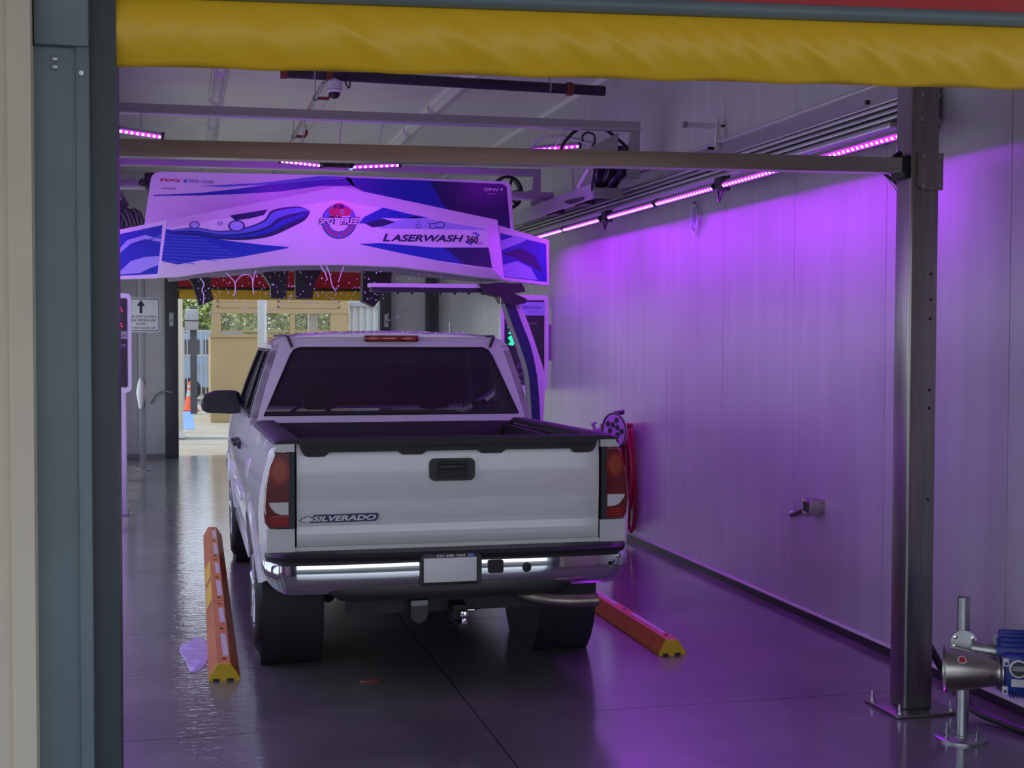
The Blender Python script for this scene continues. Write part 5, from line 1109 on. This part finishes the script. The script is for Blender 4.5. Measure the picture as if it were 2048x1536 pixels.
hose('air_hose', 'black hose lying along the floor from the post to the right wall', [(3.66, 6.25, 0.45), (3.68, 6.05, 0.25), (3.74, 5.86, 0.06), (3.80, 5.62, 0.022), (3.88, 5.2, 0.022), (3.95, 4.6, 0.022)], 0.020, 'black')
hose('white_tube', 'thin pale tube lying on the floor along the black hose', [(3.70, 6.0, 0.16), (3.76, 5.78, 0.03), (3.83, 5.52, 0.012), (3.92, 5.0, 0.012), (3.97, 4.5, 0.012)], 0.008, 'white', 'tube')

# ------------------------------------------------------------------ spray under the gantry
drip = MB()
for (x0, y0, pts_) in ((410, 560, [(400, 556), (408, 568), (404, 580), (408, 592), (406, 608)]), (470, 560, [(452, 545), (462, 556), (470, 566), (470, 585), (466, 592)]), (500, 555, [(470, 566), (482, 552), (495, 549), (504, 556), (506, 575), (508, 588)]), (515, 550, [(512, 540), (508, 552), (506, 566)]), (660, 560, [(652, 530), (660, 550), (664, 570), (672, 582)]), (685, 550, [(688, 532), (682, 548), (677, 564)]), (690, 560, [(640, 530), (650, 545), (655, 560)])):
    drip.tube(bez([pt(a, b, 12.15) for a, b in pts_], 6), 0.0045, 5)
t = tag(drip.build('water_strands', 'water'), 'thin strands of water dripping from the gantry signs', 'water'); t['kind'] = 'stuff'
dp = MB()
for i in range(330):
    px = random.choice((random.uniform(395, 780), random.uniform(400, 930))); py = random.gauss(590, 35)
    if py < 540 or py > 655: continue
    p = pt(px, py, random.uniform(11.6, 12.6)); r = random.uniform(0.003, 0.0075)
    dp.lathe(p, (0, 0, 1), [(r*0.2, -r), (r, 0), (r*0.2, r*1.2)], 5)
t = tag(dp.build('water_drops', 'water'), 'spray of water drops falling below the gantry', 'water'); t['kind'] = 'stuff'

# ------------------------------------------------------------------ outside beyond the exit and in front of the entry
g = struct('floor_outside')
MB().box(-25, 30, Y1+0.25, 70, -0.3, -0.012).build('far_pavement', 'conc', g, smooth=0)
MB().box(-25, 30, -30, 2.6, -0.3, -0.012).build('near_pavement', 'asphalt', g, smooth=0)  # unseen ground, coloured dark to cut light bounced into the entrance
MB().box(-25, XL-0.2, 2.6, Y1+0.25, -0.3, -0.012).build('bounce_pavement', 'bounceconc', g, smooth=0)  # unseen ground, kept bright to bounce light through the added windows
MB().box(-0.02, 0.25, 28.0, 36.0, -0.012, -0.006).build('blue_paint_band', 'hblue', g, smooth=0)
MB().box(-3, 6, 24.0, 24.03, -0.012, -0.008).build('pavement_joint', 'gap', g, smooth=0)
MB().box(-3, 6, 27.0, 27.03, -0.012, -0.008).build('pavement_joint', 'gap', g, smooth=0)
YO = 30.0
t = thing('enclosure', 'tan stucco enclosure with a mesh window strip outside the exit', 'building', (2.1, YO, 0))
MB().box(0.61, 3.58, YO, YO+2.5, -0.02, 1.85).build('lower_wall', 'tan', t, smooth=0)
MB().box(0.58, 3.62, YO-0.04, YO+0.06, 1.85, 1.92).build('sill', 'tan2', t, smooth=0)
MB().box(0.65, 3.60, YO-0.05, YO+0.06, 2.38, 2.46).build('rail', 'tan2', t, smooth=0)
MB().box(0.65, 3.60, YO-0.02, YO+0.06, 2.44, 3.1).build('header', 'tan', t, smooth=0)
for a, b in ((0.75, 1.75), (2.05, 3.40)):
    MB().box(a, b, YO-0.035, YO-0.02, 2.50, 2.53).box(a, b, YO-0.035, YO-0.02, 2.62, 2.65).box(a, a+0.03, YO-0.035, YO-0.02, 2.5, 2.65).box(b-0.03, b, YO-0.035, YO-0.02, 2.5, 2.65).build('panel_frame', 'tan2', t, smooth=0)
for a, b in ((0.63, 0.83), (2.32, 2.42), (3.20, 3.58)): MB().box(a, b, YO-0.03, YO+0.06, 1.90, 2.40).build('mullion', 'tan2', t, smooth=0)
MB().box(2.75, 2.95, YO+0.3, YO+0.5, 1.85, 2.6).build('white_board', 'gate', t, smooth=0)
w_ = MB()
for i in range(58): x = 0.83+i*0.0435; w_.box(x, x+0.006, YO+0.01, YO+0.016, 1.92, 2.38)
for i in range(11): z = 1.93+i*0.043; w_.box(0.83, 3.32, YO+0.016, YO+0.022, z, z+0.006)
o = w_.build('wire_mesh', 'mesh', t, smooth=0); o['kind'] = 'stuff'
MB().box(0.83, 3.32, YO-0.01, YO+0.03, 1.96, 2.0).build('mesh_rail', 'tan2', t, smooth=0)
t = thing('white_pole', 'square white steel pole in front of the tan enclosure', 'pole', (1.6, 28.5, 0))
MB().rbox(1.54, 1.66, 28.44, 28.56, 0, 3.4, 0.01).build('shaft', 'gate', t); MB().box(1.66, 1.72, 28.48, 28.56, 0, 3.4).build('side_channel', 'paper', t, smooth=0)
MB().rbox(1.45, 1.80, 28.35, 28.65, -0.01, 0.01, 0.003).build('base_plate', 'galv', t)
t = thing('ribbed_wall', 'white ribbed metal wall right of the tan enclosure', 'wall', (4.6, YO+0.5, 0))
MB().box(3.66, 6.5, YO+0.3, YO+0.5, 0, 3.6).build('sheet', 'gate', t, smooth=0)
for i in range(16): MB().prism([(3.70+i*0.15, YO+0.3), (3.73+i*0.15, YO+0.26), (3.79+i*0.15, YO+0.26), (3.82+i*0.15, YO+0.3)], 'z', 0, 2.55).build('rib', 'gate', t, smooth=0)
MB().box(3.64, 6.5, YO+0.2, YO+0.3, 2.55, 2.62).build('ledge', 'gap', t, smooth=0)
t = thing('beige_pier', 'beige stucco pier just outside the left exit jamb', 'pier', (-0.1, 25.5, 0))
MB().box(-1.6, 0.02, 25.4, 25.9, 0, 3.0).build('shaft', 'beige', t, smooth=0); MB().box(-1.62, 0.05, 25.36, 25.94, 0, 0.12).build('plinth', 'wall2', t, smooth=0)
YG = 35.5
t = thing('barred_gate', 'white steel barred gate left of the tan enclosure', 'gate', (0.4, YG, 0))
for z in (0.12, 1.35, 1.98): MB().box(-0.5, 0.95, YG-0.02, YG+0.02, z, z+0.06).build('rail', 'gate', t, smooth=0)
for i in range(13): x = -0.45+i*0.115; MB().box(x, x+0.028, YG-0.014, YG+0.014, 0.1, 2.02).build('bar', 'gate', t, smooth=0)
MB().box(-0.02, 0.07, YG-0.05, YG+0.05, 0, 2.1).build('post', 'gate', t, smooth=0)
t = thing('meter_box', 'grey box on a dark post above the barred gate', 'box', (0.25, 33.5, 0))
MB().rbox(0.08, 0.40, 33.3, 33.5, 2.02, 2.52, 0.02).build('box', 'gap', t); MB().box(0.08, 0.40, 33.28, 33.3, 2.24, 2.26).build('seam', 'pipe', t, smooth=0); MB().box(0.20, 0.36, 33.5, 33.6, 0, 2.6).build('post', 'jamb', t, smooth=0)
t = thing('traffic_cone', 'orange traffic cone with white bands beside the barred gate', 'cone', (0.20, 34.9, 0))
MB().lathe((0.22, 34.9, 0.0), (0, 0, 1), [(0.17, 0.03), (0.055, 0.72), (0.045, 0.74), (0.04, 0.70)], 16).build('body', 'cone', t); MB().rbox(0.02, 0.42, 34.7, 35.1, -0.012, 0.035, 0.01).build('base', 'cone', t)
MB().lathe((0.22, 34.9, 0), (0, 0, 1), [(0.118, 0.36), (0.093, 0.52)], 16).build('band', 'gate', t); MB().lathe((0.22, 34.9, 0), (0, 0, 1), [(0.086, 0.58), (0.074, 0.64)], 16).build('band', 'gate', t)
t = thing('parked_van', 'blue-grey van parked behind the barred gate', 'van', (0.6, 40.5, 0))
MB().loft([[(x, 40.0, z), (x, 41.9, z)] for x, z in ((-0.5, 0.4), (-0.6, 1.0), (-0.4, 1.25), (-0.1, 1.85), (0.2, 2.0), (3.6, 2.0), (3.7, 0.4))], closed=False, caps=False).add([(x, 40.0, z) for x, z in ((-0.5, 0.4), (-0.6, 1.0), (-0.4, 1.25), (-0.1, 1.85), (0.2, 2.0), (3.6, 2.0), (3.7, 0.4))], [range(7)]).build('body', 'van', t)
for a, b in ((0.0, 0.5), (0.62, 1.3), (1.42, 2.4)): MB().box(a, b, 39.98, 40.0, 1.30, 1.78).build('side_window', 'jamb', t, smooth=0)
for x in (0.2, 2.9): MB().lathe((x, 39.95, 0.34), (0, 1, 0), [(0.2, 0.0), (0.33, 0.02), (0.34, 0.2), (0.2, 0.22)], 20).build('wheel', 'rubber', t)
text('lettering', 'gate', t, 'ERIM', 0.75, (0.32, 39.97, 0.85), height=0.22)
def tree(x, y, zc, rx, rz, n, lab, seed):
    rnd = random.Random(seed); t = thing('tree', lab, 'tree', (x, y, 0), 'trees beyond the exit'); m_ = MB()
    for i in range(n):
        a, b, r = rnd.uniform(0, 2*math.pi), rnd.uniform(-1, 1), rnd.random()**0.4
        c = Vector((x+rx*r*math.cos(a)*math.sqrt(1-b*b), y+rx*r*math.sin(a)*math.sqrt(1-b*b), zc+rz*r*b)); s_ = rnd.uniform(0.06, 0.15)
        u_ = Vector((rnd.gauss(0, 1), rnd.gauss(0, 1), rnd.gauss(0, 1))).normalized(); v_ = u_.cross(Vector((rnd.gauss(0, 1), rnd.gauss(0, 1), rnd.gauss(0, 1)))).normalized()
        m_.add([c-u_*s_, c+v_*s_*0.5, c+u_*s_, c-v_*s_*0.5], [(0, 1, 2, 3)])
    o = m_.build('foliage', 'leaf', t, smooth=0, fix=False); o['kind'] = 'stuff'
    MB().tube(bez([(x, y, -0.01), (x+0.1, y, zc*0.4), (x-0.05, y, zc*0.8), (x, y, zc+rz*0.4)], 4), [0.16-0.1*i/12 for i in range(13)], 8).build('trunk', 'bark', t)
tree(0.7, 45.2, 2.5, 2.1, 1.1, 5200, 'leafy green tree behind the barred gate', 1)
tree(3.4, 37.0, 2.5, 2.2, 1.1, 4200, 'leafy green tree seen through the mesh strip of the enclosure', 2)
tree(-4.4, 50, 3.4, 2.0, 1.8, 1500, 'green tree beyond the beige pier, mostly hidden', 3)
